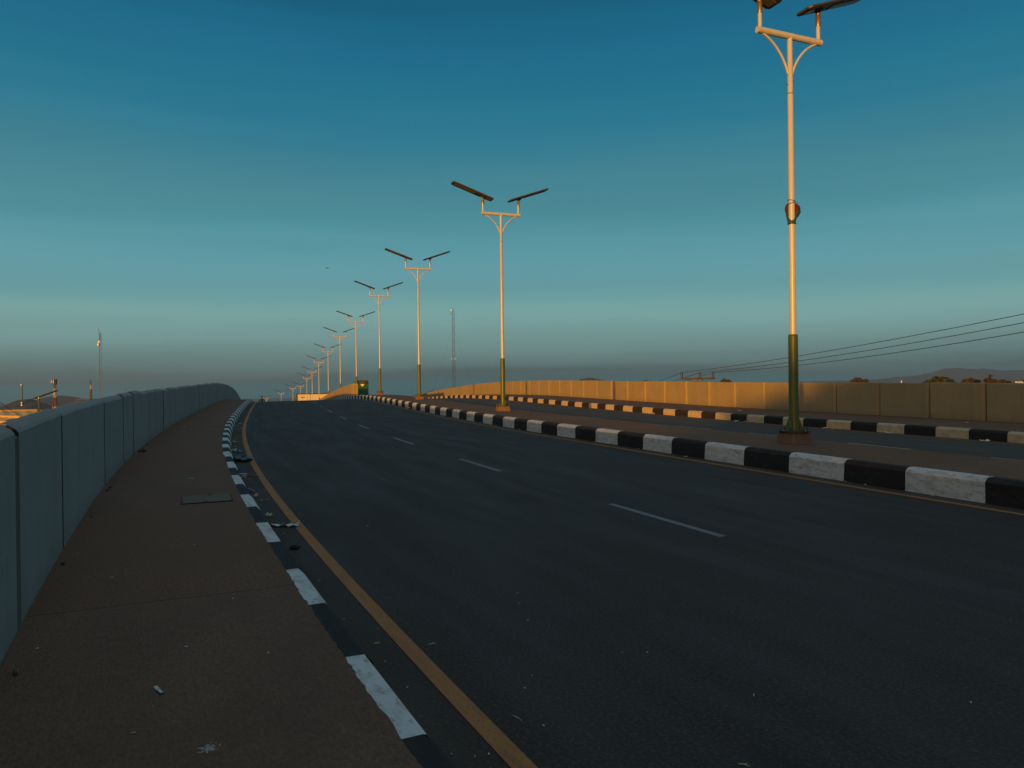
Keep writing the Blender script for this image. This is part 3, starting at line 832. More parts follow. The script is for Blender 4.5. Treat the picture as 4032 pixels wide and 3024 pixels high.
g.tube([(.071 * math.cos(2 * math.pi * k / 18), .071 * math.sin(2 * math.pi * k / 18), .02) for k in range(19)], .010, 6, caps=False)
g.build('tie_cord', M['cord'], sack)

# ------------------------------------------------------------------ geometry beyond the walls
def pix(px, py, Y):
    """direction of a pixel of the 4032-wide photograph, taken to depth Y"""
    u = (px - 2016) / 3001.2; v = -(py - 1512) / 3001.2
    d = _f0 + _r * u + _u * v
    return Vector((0, 0, EYE)) + d * (Y / d.y)

def hill(name, label, prof, Y, depth, base=-.0, seed=1, kind='structure'):
    """an undulating ridge: crest heights along it, sloping down to the ground in front and behind"""
    r = random.Random(seed)
    pts = [pix(px, py, Y) for px, py in prof]
    # densify
    P = []
    for a, b in zip(pts[:-1], pts[1:]):
        for k in range(5):
            t = k / 5; q = a.lerp(b, t); q.z += r.uniform(-1, 1) * Y * .00035 * (1 if k else 0); P.append(q)
    P.append(pts[-1])
    rows = []
    fr = [(-1.0, 0), (-.72, .22), (-.45, .55), (-.22, .82), (-.08, .95), (0, 1), (.1, .93), (.35, .6), (.7, .25), (1.0, 0)]
    vs = []; n = len(P)
    for i, p in enumerate(P):
        gz = ground_z(p.x, p.y) - 3
        e = min(1, min(i, n - 1 - i) / 4 + .0)
        ph = r.uniform(0, 6)
        for d, hgt in fr:
            y = p.y + d * depth * (.88 + .12 * math.sin(i * .35)); x = p.x * (y / p.y) if False else p.x + math.sin(i * .5 + d * 2) * depth * .03
            z = gz + (p.z - gz) * hgt * (1 if hgt in (0, 1) else (1 + r.uniform(-.02, .02)))
            vs.append((x, y, z))
    m_ = len(fr); fs = []
    for i in range(n - 1):
        for k in range(m_ - 1):
            fs.append((i * m_ + k, i * m_ + m_ + k, i * m_ + m_ + k + 1, i * m_ + k + 1))
    mb = MB(); mb.mesh(vs, fs, 0, True)
    for e_ in (0, n - 1):
        mb.mesh(vs[e_ * m_:(e_ + 1) * m_], [tuple(range(m_))])
    o = mb.build(name, M['hill']); tag(o, label, 'hill', kind=kind); return o
hill('hill', 'small dark rounded hill at the far left behind the golden roofs', [(-60, 1600), (20, 1612), (50, 1600), (66, 1585), (85, 1575), (100, 1572), (118, 1571), (132, 1577), (150, 1586), (175, 1600), (205, 1622)], 1700, 160, seed=3)
hill('hill', 'broad grey-brown hill at the left behind the red and white mast', [(110, 1605), (150, 1582), (185, 1565), (205, 1558), (228, 1557), (260, 1559), (300, 1566), (330, 1569), (370, 1573), (420, 1578), (480, 1590)], 2600, 300, seed=4)
hill('hill', 'low dark hump peeping over the middle of the sunlit parapet', [(2255, 1512), (2275, 1500), (2290, 1493), (2318, 1487), (2340, 1489), (2365, 1495), (2385, 1501), (2400, 1512)], 1900, 120, seed=5)
hill('hill', 'dim low ridge where the far parapet drops behind the third lamp', [(1560, 1575), (1610, 1566), (1640, 1557), (1668, 1549), (1700, 1541), (1735, 1538), (1770, 1540), (1830, 1550)], 2400, 240, seed=6)
hill('hill', 'long blue-grey mountain ridge on the right horizon', [(2900, 1510), (3100, 1503), (3250, 1500), (3350, 1498), (3380, 1496), (3440, 1494), (3490, 1489), (3530, 1485), (3570, 1480), (3640, 1476), (3665, 1468), (3690, 1459), (3730, 1451), (3760, 1449), (3800, 1452), (3845, 1453), (3865, 1450), (3900, 1453), (3930, 1458), (3960, 1460), (4000, 1456), (4032, 1458), (4120, 1462), (4250, 1475), (4400, 1492)], 5600, 700, seed=7)

# --- lattice masts
def lattice(mb, base, top, w0, w1, bays, r_leg, r_br, nleg=3, mi=0, rot=0.3):
    base = Vector(base); top = Vector(top)
    def ring(t):
        c = base.lerp(top, t); w = w0 + (w1 - w0) * t
        return [c + Vector((w / math.sqrt(nleg) * math.cos(rot + 2 * math.pi * k / nleg), w / math.sqrt(nleg) * math.sin(rot + 2 * math.pi * k / nleg), 0)) for k in range(nleg)]
    R_ = [ring(i / bays) for i in range(bays + 1)]
    for k in range(nleg):
        mb.tube([r_[k] for r_ in R_], r_leg, 5, mi)
    for i in range(bays):
        for k in range(nleg):
            j = (k + 1) % nleg
            mb.tube([R_[i][k], R_[i + 1][j]], r_br, 4, mi, caps=False)
            if i % 2 == 0: mb.tube([R_[i][k], R_[i][j]], r_br, 4, mi, caps=False)
def dish(mb, c, d, r):
    d = Vector(d).normalized(); c = Vector(c)
    mb.tube([c - d * r * .5, c, c + d * r * .12, c + d * r * .55], [r * .3, r * .9, r, r], 14)
    mb.ball(c + d * r * .55, (r * .98, r * .98, r * .98), 12, 6) if False else None
def gz_at(p): return Vector((p.x, p.y, ground_z(p.x, p.y) - .3))
SUNDIR = Vector((-math.sin(SUN_HEAD), -math.cos(SUN_HEAD), .05))

t = pix(393, 1312, 400)
T1 = thing('lattice_mast', 'tall slim grey lattice mast with two bright dishes, behind the near parapet', 'mast', gz_at(t))
mb = MB(); b0 = Vector((0, 0, 0)); tt = t - T1.location
lattice(mb, (0, 0, 0), (0, 0, tt.z), 1.75, .95, 34, .075, .026, 3)
mb.build('mast_frame', M['steel'], T1)
mb = MB(); mb.tube([(-.45, 0, tt.z - 5), (-.45, 0, tt.z + 2.6)], .09, 6); mb.tube([(.5, 0, tt.z - 4), (.5, 0, tt.z + .1), (.2, 0, tt.z + .4)], .11, 6)
mb.build('antenna', M['dark_steel'], T1)
for px, py in ((391, 1346), (387.5, 1357)):
    mb = MB(); dish(mb, pix(px, py, 398.8) - T1.location, SUNDIR, .62); mb.build('dish', M['dish'], T1)

t = pix(1783, 1217, 350)
T2 = thing('lattice_mast', 'tall guyed lattice mast standing in the sky right of the third lamp', 'mast', gz_at(t))
mb = MB(); tt = t - T2.location
lattice(mb, (0, 0, 0), (0, 0, tt.z), 1.55, .98, 44, .07, .030, 3, rot=.1)
mb.build('mast_frame', M['dark_steel'], T2)
mb = MB(); mb.tube([(-.4, 0, tt.z - .5), (-.4, 0, tt.z + .7)], .05, 6); mb.tube([(-.85, 0, tt.z - 2.8), (-.85, 0, tt.z - .8)], .045, 6); mb.tube([(-.85, 0, tt.z - 2), (-.4, 0, tt.z - 2)], .03, 5)
mb.build('antenna', M['dark_steel'], T2)
mb = MB(); dish(mb, (-.62, -.3, tt.z - .5), SUNDIR, .38); mb.build('dish', M['dish'], T2)
mb = MB()
for sx in (-.75, .75): mb.bbox((sx, -.2, tt.z * .565), (.22, .16, .75), .03)
mb.build('relay_box', M['dish'], T2)
mb = MB()
for k in range(3):
    an = .6 + k * 2.094
    for hh_ in (.5, .85): mb.tube([(0, 0, tt.z * hh_), (16 * math.cos(an), 16 * math.sin(an), .5)], .018, 4, caps=False)
mb.build('guy_wire', M['wire'], T2)

def banded_mast(label, px, top_y, Y, bands, w_top, w_bot, loc_y):
    """bands: (pixel row of the band's top, material, width factor)"""
    t = pix(px, top_y, Y); root = thing('cell_mast', label, 'mast', gz_at(t))
    zt = (t - root.location).z
    rows = [(pix(px, y, Y) - root.location).z for y, *_ in bands] + [0]
    for i, (y, m_, st) in enumerate(bands):
        z1, z0 = rows[i], rows[i + 1]
        w = lambda z: w_bot + (w_top - w_bot) * max(0, (z - rows[-2])) / (zt - rows[-2]) if z > rows[-2] else w_bot * 1.25
        mb = MB()
        lattice(mb, (0, 0, z0), (0, 0, z1), w(z0), w(z1), max(2, int((z1 - z0) / (w(z1) * .9))), w(z1) * .11, w(z1) * .06, 4, rot=.785)
        if st: mb.box((0, 0, (z0 + z1) / 2), (w(z1) * .4, w(z1) * .4, z1 - z0), 0)
        mb.build('mast_section', m_, root)
    return root, zt
T3, zt = banded_mast('red and white banded cell mast with panel aerials, left beside the dark hill', 216, 1497, 500,
    [(1495, M['rust_red'], 1), (1529, M['tower_white'], 0), (1551, M['tower_white'], 0), (1565, M['rust_red'], 1), (1600, M['tower_white'], 0)], 1.25, 2.1, 0)
mb = MB()
for k in range(6):
    an = k * math.pi / 3 + .2
    mb.tube([(1.15 * math.cos(an), 1.15 * math.sin(an), zt - 2.6), (1.15 * math.cos(an), 1.15 * math.sin(an), zt + .9)], .16, 6)
    mb.tube([(0, 0, zt - 1.2), (1.15 * math.cos(an), 1.15 * math.sin(an), zt - 1.2)], .05, 5)
mb.build('aerial', M['roof_dark'], T3)
mb = MB(); mb.bbox((-.1, -1.35, zt - .9), (.38, .2, 2.5), .08); mb.bbox((-2.1, -.4, zt - .9), (.3, .3, 2.2), .08); mb.tube([(-2.1, -.4, zt - 1.2), (0, 0, zt - 1.2)], .05, 5)
mb.build('panel_aerial', M['dish'], T3)
mb = MB(); dish(mb, (.25, -1.0, (pix(217, 1549, 500) - T3.location).z), SUNDIR, .42); mb.build('dish', M['dish'], T3)
T4, _z = banded_mast('thin distant red and white mast between the hill and the tall lattice mast', 357, 1495, 900,
    [(1495, M['dark_steel'], 1), (1515, M['tower_white'], 1), (1532, M['roof_dark'], 1)], 1.1, 2.0, 0)
t = pix(88, 1516, 250)
T5 = thing('light_mast', 'thin dark mast with white lamps at the far left, in front of the dark hill', 'mast', gz_at(t))
zt = (t - T5.location).z
mb = MB(); mb.tube([(0, 0, 0), (0, 0, zt)], [.2, .12], 8); mb.build('pole', M['dark_steel'], T5)
mb = MB(); mb.tube([(0, 0, zt - .15), (-.45, -.1, zt - .05)], .08, 6); mb.bbox((.05, 0, zt - .1), (.35, .3, .25), .04); mb.build('arm', M['dark_steel'], T5)
for px, py, r_ in ((84, 1516, .26), (86, 1586, .28), (86.5, 1595, .30)):
    mb = MB(); dish(mb, pix(px, py, 249.6) - T5.location, SUNDIR, r_); mb.build('lamp', M['dish'], T5)
t = pix(495, 1531, 800)
T6 = thing('chimney', 'tiny distant dark stack top just showing over the near parapet', 'chimney', gz_at(t))
mb = MB(); zt = (t - T6.location).z; mb.tube([(0, 0, 0), (0, 0, zt - 3), (0, 0, zt)], [1.0, .55, .5], 8); mb.build('stack', M['steel'], T6)
mb = MB(); mb.tube([(0, 0, zt - 1.6), (0, 0, zt - 1.2)], .75, 8); mb.build('gallery', M['dark_steel'], T6)
t = pix(3549, 1488, 420)
T7 = thing('minaret', 'tiny distant tower, dark above and white below, over the shaded end of the far parapet', 'tower', gz_at(t))
zt = (t - T7.location).z
mb = MB(); mb.tube([(0, 0, 0), (0, 0, zt - 1.5)], [.4, .3], 10); mb.build('shaft', M['dish'], T7)
mb = MB(); mb.tube([(0, 0, zt - 1.5), (0, 0, zt - 1.2), (0, 0, zt - .5), (0, 0, zt)], [.33, .34, .26, .05], 10); mb.build('cap', M['roof_dark'], T7)

# --- single solar lamp on the lower road to the left
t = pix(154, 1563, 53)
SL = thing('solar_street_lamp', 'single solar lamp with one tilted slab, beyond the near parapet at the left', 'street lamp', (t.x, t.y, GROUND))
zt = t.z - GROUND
mb = MB(); mb.tube([(0, 0, 0), (0, 0, 2.0), (0, 0, 2.02), (0, 0, zt)], [.10, .095, .07, .052], 12); mb.build('pole', M['dark_steel'], SL)  # dark colour stands in for the shade on this pole
mb = MB()
Mr = Matrix.Rotation(math.radians(-18.5), 3, 'Y')
c = (pix(132, 1568, 53) + pix(224, 1539.5, 53)) / 2 - SL.location
mb.bbox(c, (1.70, .40, .055), .02, 0, Mr)
lh = mb.build('lamp_head', M['slab_grey'], SL)
mb = MB(); mb.bbox(c + Mr @ Vector((0, 0, .031)), (1.6, .36, .006), .002, 0, Mr); mb.build('solar_panel', M['solar'], lh)
mb = MB(); mb.tube([(0, 0, zt - .1), (0, 0, zt + .02)], .07, 10); mb.build('collar', M['bronze'], SL)

# --- buildings left of the flyover
def shed(name, label, ridge_a, ridge_b, half, drop, base, eave=.3, mats=None):
    """gable building: ridge from a to b, roof falling 'drop' over 'half' on both sides"""
    a, b = Vector(ridge_a), Vector(ridge_b)
    root = thing(name, label, 'building', ((a.x + b.x) / 2, (a.y + b.y) / 2, base))
    L0 = root.location
    d = (b - a); d.z = 0; d.normalize(); w = Vector((d.y, -d.x, 0))
    wl = MB()
    zt = min(a.z, b.z) - drop
    q = []
    for sgn, e in ((1, a + d * eave), (-1, a + d * eave), (-1, b - d * eave), (1, b - d * eave)):
        p = e + w * sgn * (half - eave); q.append(p - L0)
    for i in range(4):
        A, B = q[i], q[(i + 1) % 4]
        wl.face([Vector((A.x, A.y, 0)), Vector((B.x, B.y, 0)), Vector((B.x, B.y, zt - L0.z + .05)), Vector((A.x, A.y, zt - L0.z + .05))])
    for e in (a + d * eave, b - d * eave):
        e2 = e - L0
        wl.face([e2 + w * (half - eave) + Vector((0, 0, -e2.z + zt - L0.z)), e2 - w * (half - eave) + Vector((0, 0, -e2.z + zt - L0.z)), e2 + Vector((0, 0, -.1))])
    walls = wl.build('wall', mats[0], root)
    for sgn in (1, -1):
        wn_ = MB()
        n = max(2, int((b - a).length / 4))
        for k in range(n):
            for fl in (2.0, 5.2):
                if fl > zt - base - 1.2: continue
                c = (a.lerp(b, (k + .5) / n) + w * sgn * (half - eave + .01)) - L0; c.z = fl
                Mx = Matrix(((d.x, w.x, 0), (d.y, w.y, 0), (0, 0, 1)))
                wn_.box(c, (1.3, .08, 1.2), 0, Mx)
        wn_.build('window', M['window'], walls)
    for sgn in (1, -1):
        rf = MB(); n = 26
        A0, B0 = a - L0, b - L0
        n = max(6, int((b - a).length / .45))
        top = []; bot = []
        for k in range(n + 1):
            p = A0.lerp(B0, k / n); zz = (.05 if k % 2 else 0)
            top.append(p + Vector((0, 0, zz))); bot.append(p + w * sgn * half + Vector((0, 0, -drop + zz)))
        for k in range(n):
            f = [top[k], top[k + 1], bot[k + 1], bot[k]]
            rf.face(f if sgn > 0 else f[::-1])
            f2 = [x - Vector((0, 0, .12)) for x in f]
            rf.face(f2[::-1] if sgn > 0 else f2)
        rf.face([bot[0], bot[-1], bot[-1] - Vector((0, 0, .12)), bot[0] - Vector((0, 0, .12))])
        rf.build('roof', mats[1], root)
    cp = MB(); cp.tube([a - L0 + Vector((0, 0, .06)), b - L0 + Vector((0, 0, .06))], .11, 6); cp.build('ridge_cap', mats[1], root)
    return root
RM = (M['house_wall'], M['roof'])
shed('house', 'wide building with golden sunlit sheet roof, farthest of the roofs at the far left', pix(-160, 1624, 72), pix(145, 1617.5, 76), 5.0, 1.0, GROUND, mats=RM)
shed('house', 'building with long golden roof, middle one of the roofs at the far left', pix(-120, 1638, 60), pix(82, 1646, 56), 3.4, .55, GROUND, mats=RM)
shed('house', 'building with ribbed golden roof, nearest of the roofs at the far left', pix(-140, 1655, 50), pix(30, 1668, 46), 3.0, .55, GROUND, mats=RM)
shed('house', 'small far building whose pale roof edge shows right of the single solar lamp', pix(158, 1619, 110), pix(205, 1618, 112), 4.0, 1.0, GROUND, mats=RM)
# rooftop vent strip on the first roof
t = pix(100, 1616, 77)
sk = thing('roof_monitor', 'bright raised ridge vent on the farthest golden roof', 'roof vent', t)
mb = MB(); mb.bbox((0, 0, 0), (1.5 * .98, .5, .14), .03); mb.build('vent_hood', M['roof'], sk)
mb = MB(); mb.box((0, 0, -.2), (1.3, .34, .28)); mb.build('vent_base', M['roof_dark'], sk)
# unfinished rooftop frame
fr = thing('rooftop_canopy', 'brown open rooftop frame with thin posts, just above the near parapet', 'canopy', (pix(338, 1575, 170).x, 170, ground_z(pix(338, 1575, 170).x, 170)))
def rel(px, py, Y): return pix(px, py, Y) - fr.location
mb = MB()
A, B = rel(303, 1572, 170), rel(372, 1571, 172)
mb.bbox((A + B) / 2, ((B - A).length, 3.0, .16), .03); mb.bbox((A + B) / 2 + Vector((0, -1.4, -.45)), ((B - A).length, .14, .12), .02); mb.build('deck', M['roof_dark'], fr)
for px in (305, 322, 340, 358):
    p = rel(px, 1573, 168.8)
    mb = MB(); mb.tube([(p.x, p.y, 0), (p.x, p.y, p.z)], .13, 6); mb.build('post', M['roof_dark'], fr)
mb = MB(); p = rel(338, 1573, 171); mb.box((p.x, p.y, p.z / 2 - .9), (3.4, 2.4, p.z - 1.8)); mb.build('wall', M['house_wall'], fr)
mb = MB()
for k in range(3): mb.box((p.x - 1 + k, p.y - 1.21, p.z - 4.5), (.6, .06, 1.0))
mb.build('window', M['window'], fr)

# --- power line right of the flyover
def sag_wire(label, A, B, sag, r=.012, name='power_cable', grp='overhead cables right of the flyover'):
    mb = MB(); n = 28
    pts = [A.lerp(B, k / n) - Vector((0, 0, sag * 4 * (k / n) * (1 - k / n))) for k in range(n + 1)]
    mb.tube(pts, r, 5, caps=True)
    o = mb.build(name, M['wire']); tag(o, label, 'cable', grp); return o
YP = 46.0
pc = pix(2740, 1492, YP)
PP = thing('power_pole', 'concrete power pole top with crossarm and three brown insulators, behind the sunlit parapet', 'power pole', (pc.x, pc.y, GROUND))
zt = pc.z - GROUND
mb = MB(); mb.tube([(0, 0, 0), (0, 0, zt + .10)], [.2, .12], 8, smooth=False); mb.build('pole', M['pole_conc'], PP)
mb = MB(); L1_, L2_ = pix(2679, 1491.5, YP + .9) - PP.location, pix(2810, 1489.5, YP - .9) - PP.location
dd = (L2_ - L1_).normalized(); nn = Vector((dd.y, -dd.x, 0)).normalized()
Mx = Matrix(((dd.x, -nn.x, 0), (dd.y, -nn.y, 0), (0, 0, 1)))
cc = (L1_ + L2_) / 2 + Vector((0, -.16, 0)); mb.bbox(cc, ((L2_ - L1_).length, .10, .10), .012, 0, Mx); mb.build('crossarm', M['cross_wood'], PP)
for px0, px1 in ((2712, 2728), (2765, 2752)):
    a_ = pix(px0, 1493, YP) - PP.location + Vector((0, -.16, 0)); b_ = pix(px1 + (6 if px1 > 2740 else -2), 1512, YP) - PP.location + Vector((0, -.05, 0))
    mb = MB(); mb.tube([a_, b_], .025, 6); mb.build('brace', M['dark_steel'], PP)
INS = []
for px, dpt in ((2682, .9), (2753.5, -.2), (2805, -.9)):
    a_ = pix(px, 1490, YP + dpt) - PP.location + Vector((0, -.16, 0)); z1 = pix(px, 1467, YP + dpt).z - PP.location.z
    mb = MB(); hh_ = z1 - a_.z; pts = []; rd = []
    for k in range(11):
        pts.append((a_.x, a_.y, a_.z + hh_ * k / 10)); rd.append(.075 if k % 2 else .055)
    mb.tube(pts, rd, 10); mb.build('insulator', M['ceramic'], PP)
    INS.append(Vector((a_.x, a_.y, z1)) + PP.location)
NAMES = ['top', 'middle', 'lowest']
for i, (yr_, yl_) in enumerate(((1233, (2555, 1500)), (1257, (2600, 1501)), (1283, (2628, 1502)))):
    B = pix(4032, yr_, 26 - i * .5)
    d_ = (B - INS[i]); B2 = INS[i] + d_ * 1.6; B2.z = INS[i].z + d_.z * 1.95
    sag_wire('%s of the three overhead cables rising to the right edge' % NAMES[i], INS[i], B2, .42 + .04 * i, .014)
    C_ = pix(yl_[0], yl_[1], 62); d2 = C_ - INS[i]
    sag_wire('%s of the three short cables dropping left from the insulators to the parapet' % ['leftmost', 'middle', 'rightmost'][i], INS[i], INS[i] + d2 * 2.2, .25, .014)
# cables at the far left
for i, ((x0, y0), (x1, y1)) in enumerate((((-60, 1530), (75, 1634)), ((-60, 1575), (50, 1626)))):
    sag_wire('%s slack cable crossing the sky above the golden roofs' % ('upper', 'lower')[i], pix(x0, y0, 40), pix(x1, y1, 52), .12, .016, grp='slack cables at the far left')

# ------------------------------------------------------------------ trees
def tree(label, base, height, crown_w, seed, leaf='leaf', n=900, group=None, leaf_size=.16, clumps=16, squash=.8, sprig=False):
    r = random.Random(seed)
    root = thing('tree', label, 'tree', base, group=group)
    tr = MB()
    th_ = height * .5
    tr.tube([(0, 0, -.3), (r.uniform(-.1, .1), r.uniform(-.1, .1), th_ * .5), (r.uniform(-.2, .2), 0, th_)], [height * .024, height * .018, height * .012], 8)
    cl = []
    hh_ = min(crown_w * .42, height * .34)
    for k in range(clumps):
        an = r.uniform(0, 2 * math.pi); rad = crown_w * .5 * math.sqrt(r.random()) * .85
        z = height - hh_ + hh_ * (.86 - .28 * r.random() - (.9 * r.random() if k % 2 else 0)) * math.sqrt(max(.05, 1 - (rad / (crown_w * .5)) ** 2 * .8))
        c = Vector((rad * math.cos(an), rad * math.sin(an), z)); cl.append(c)
        mid = Vector((c.x * .4, c.y * .4, th_ + (c.z - th_) * .45))
        tr.tube([(0, 0, th_ * .85), mid, c], [height * .009, height * .005, height * .002], 5)
    cl.append(Vector((0, 0, height - hh_ * .2)))
    if sprig:
        cl.append(Vector((crown_w * .05, 0, height + .45))); tr.tube([(0, 0, height * .8), (crown_w * .05, 0, height + .5)], .03, 5)
    tr.build('trunk', M['bark'], root)
    cr_ = MB()
    for k in range(n):
        c = r.choice(cl); cs = crown_w * .16 * r.uniform(.7, 1.3)
        v = Vector((r.gauss(0, 1), r.gauss(0, 1), r.gauss(0, 1))).normalized() * cs * r.random() ** .45
        v.z *= squash
        p = c + v
        if p.z > height + (.6 if sprig else .12): p.z = height - r.random() * .4
        u_ = Vector((r.gauss(0, 1), r.gauss(0, 1), r.gauss(0, .6))).normalized(); w_ = u_.cross(Vector((r.gauss(0, 1), r.gauss(0, 1), r.gauss(0, 1)))).normalized()
        l = leaf_size * r.uniform(.6, 1.5)
        cr_.face([p - u_ * l, p + w_ * l * .42, p + u_ * l, p - w_ * l * .42])
    cr_.build('crown', M[leaf], root)
    return root
def tree_at(px, top_y, Y, width_px, label, seed, leaf, **kw):
    t = pix(px, top_y, Y); gz = ground_z(t.x, t.y)
    return tree(label, (t.x, t.y, gz), t.z - gz, width_px / 3001 * Y, seed, leaf, **kw)
G = 'tree tops over the far parapet'
tree_at(3378, 1489, 120, 75, 'small tree top over the parapet where its glow fades, right of the nearest lamp', 31, 'leaf_dry', group=G, n=1500, leaf_size=.22, clumps=20)
tree_at(3690, 1486, 110, 118, 'widest leafy tree top over the shaded parapet, below the mountain slope', 32, 'leaf', group=G, n=2600, leaf_size=.24, clumps=26)
tree_at(3822, 1492, 150, 70, 'brownish tree top right of the widest one over the shaded parapet', 33, 'leaf_dry', group=G, n=1500, leaf_size=.26, clumps=18)
tree_at(3898, 1490, 140, 44, 'narrow tree top with a sprig sticking up above the shaded parapet', 34, 'leaf_dry', group=G, n=1200, leaf_size=.22, clumps=14, sprig=True)
tree_at(3950, 1497, 210, 62, 'low dim tree top next right of the one with a sprig', 35, 'leaf_dry', group=G, n=1200, leaf_size=.34, clumps=14)
tree_at(4040, 1497, 230, 90, 'dim tree top at the right edge over the shaded parapet', 36, 'leaf_dry', group=G, n=1200, leaf_size=.36, clumps=14)
tree_at(2852, 1494, 170, 48, 'small dark tree top over the sunlit parapet right of the power pole', 37, 'leaf_dry', group=G, n=1200, leaf_size=.26, clumps=12)
tree_at(2545, 1499, 200, 50, 'faint tree top over the sunlit parapet left of the power pole', 38, 'leaf_dry', group=G, n=900, leaf_size=.3, clumps=10)
# white gable among the trees at the right edge
t = pix(3997, 1503, 120)
shed('house', 'house beyond the far parapet, only a white gable tip showing near the right edge', t + Vector((-.2, -.5, -.12)), t + Vector((4.5, 5, -.12)), 3.0, 1.1, ground_z(t.x, t.y), mats=(M['house_wall'], M['dish']))
# unseen trees, added to shade the far wall's right end and first post's foot
def shade_pt(perp, along):
    d = Vector((math.sin(SUN_HEAD), math.cos(SUN_HEAD), 0)); w = Vector((d.y, -d.x, 0))
    return w * perp + d * along
TB = 'unseen shade trees added behind the camera'
for i, (pp, al, top, wd) in enumerate(((3.4, -52, 7.7, 8.6), (-.6, -55, 6.5, 4.6))):
    b = shade_pt(pp, al)
    tree('unseen leafy tree added behind the viewpoint for its shade, %s of two' % ['taller', 'shorter'][i], (b.x, b.y, GROUND), top - GROUND, wd, 60 + i, 'leaf', group=TB, n=(1900, 800)[i], leaf_size=.28, clumps=(40, 26)[i])
b0_, b1_ = shade_pt(4.8, -54), shade_pt(30, -62)  # unseen block added to throw solid shade beside the trees' softer edge
HB = thing('shade_block', 'unseen flat roofed block added behind the viewpoint to cast shade', 'building', ((b0_.x + b1_.x) / 2, (b0_.y + b1_.y) / 2, GROUND))
dv = (b1_ - b0_); ang_ = math.atan2(dv.y, dv.x); HB.rotation_euler = (0, 0, ang_)
mb = MB(); mb.bbox((0, -5, 10.2), (dv.length, 10, 20.4), .05); hw = mb.build('wall', M['house_wall'], HB)
mb = MB(); mb.bbox((0, -5, 20.7), (dv.length + .6, 10.6, .4), .04); mb.build('roof', M['embank'], HB)
for fl in range(6):
    for k in range(8):
        mb = MB(); mb.bbox((-dv.length / 2 + dv.length * (k + .5) / 8, .02, 2.0 + 3.2 * fl), (1.5, .12, 1.4), .02); mb.build('window', M['window'], hw)

# ------------------------------------------------------------------ beyond the crest
# green three-wheeler seen from behind on the far carriageway
s_ = 83.5
TK = thing('auto_rickshaw', 'small green covered three-wheeled vehicle just past the crest, beside the barrier end', 'vehicle', at(s_, 11.24, RRD), -head(s_))
Wt, Ht = 1.30, 2.36
def tuk_ring(y, w, zlo, zhi, rt):
    pts = [(-w / 2, y, zlo), (w / 2, y, zlo), (w / 2, y, zhi - rt)]
    for k in range(1, 5):
        a_ = k / 4 * math.pi / 2; pts.append((w / 2 - rt + rt * math.cos(a_), y, zhi - rt + rt * math.sin(a_)))
    for k in range(0, 5):
        a_ = math.pi / 2 + k / 4 * math.pi / 2; pts.append((-w / 2 + rt + rt * math.cos(a_), y, zhi - rt + rt * math.sin(a_)))
    return pts
mb = MB()
ya = [(0, Wt, .42, 1.98, .05), (.5, Wt, .42, 1.98, .05), (1.0, Wt, .42, 1.0, .05), (1.7, Wt * .92, .42, 1.05, .1), (2.3, Wt * .55, .45, 1.1, .12)]
R_ = [tuk_ring(*q) for q in ya]; n = len(R_[0])
vs = [p for r_ in R_ for p in r_]; fs = []
for i in range(len(R_) - 1):
    for k in range(n):
        j = (k + 1) % n; fs.append((i * n + k, i * n + j, i * n + n + j, i * n + n + k))
fs += [tuple(range(n - 1, -1, -1)), tuple(range((len(R_) - 1) * n, len(R_) * n))]
mb.mesh(vs, fs)
mb.bbox((0, -.03, .55), (Wt * .96, .10, .14), .03)
mb.bbox((.17, -.012, 1.15), (.5, .03, .8), .01); mb.bbox((-.36, -.012, 1.0), (.34, .03, .46), .01)
body = mb.build('body', M['tuk_green'], TK)
mb = MB()
ya = [(-.02, Wt * 1.01, 1.97, Ht - .06, .10), (.15, Wt * 1.01, 1.97, Ht, .12), (1.2, Wt, 1.97, Ht, .12), (1.75, Wt * .9, 1.99, Ht - .12, .12)]
R_ = [tuk_ring(*q) for q in ya]; vs = [p for r_ in R_ for p in r_]; fs = []
for i in range(len(R_) - 1):
    for k in range(n):
        j = (k + 1) % n; fs.append((i * n + k, i * n + j, i * n + n + j, i * n + n + k))
fs += [tuple(range(n - 1, -1, -1)), tuple(range((len(R_) - 1) * n, len(R_) * n))]
mb.mesh(vs, fs); can = mb.build('canopy', M['tuk_canvas'], TK)
mb = MB(); mb.bbox((.0, -.035, 2.15), (.74, .03, .19), .012); mb.build('rear_window', M['tuk_window'], can)
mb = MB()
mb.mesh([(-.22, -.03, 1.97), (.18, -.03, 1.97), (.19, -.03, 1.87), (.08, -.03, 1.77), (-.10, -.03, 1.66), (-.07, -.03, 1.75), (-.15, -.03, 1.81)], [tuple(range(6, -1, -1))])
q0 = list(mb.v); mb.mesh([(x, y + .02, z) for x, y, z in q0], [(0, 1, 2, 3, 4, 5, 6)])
mb.build('sun_patch', M['tuk_glint'], TK)  # bright spot of sun on the rear, modelled as a pale gold shape
for sx in (-.19, .19):
    mb = MB(); mb.tube([(sx, -.05, 1.29 if sx < 0 else 1.26), (sx, -.02, 1.29 if sx < 0 else 1.26)], .035, 10); mb.build('tail_light', M['tail'], TK)
def wheel(root, x, y, r, w):
    mb = MB(); mb.tube([(x - w / 2, y, r), (x - w * .3, y, r), (x + w * .3, y, r), (x + w / 2, y, r)], [r * .9, r, r, r * .9], 18)
    wh = mb.build('wheel', M['rubber'], root)
    mb = MB(); mb.tube([(x - w / 2 - .006, y, r), (x + w / 2 + .006, y, r)], r * .5, 12); mb.build('rim', M['steel'], wh)
for x, y in ((-.52, .35), (.52, .35), (0, 2.2)): wheel(TK, x, y, .24, .12)
mb = MB(); mb.face([(-.4, 1.78, 1.05), (.4, 1.78, 1.05), (.4, 1.7, 1.75), (-.4, 1.7, 1.75)]); mb.build('windscreen', M['window'], TK)

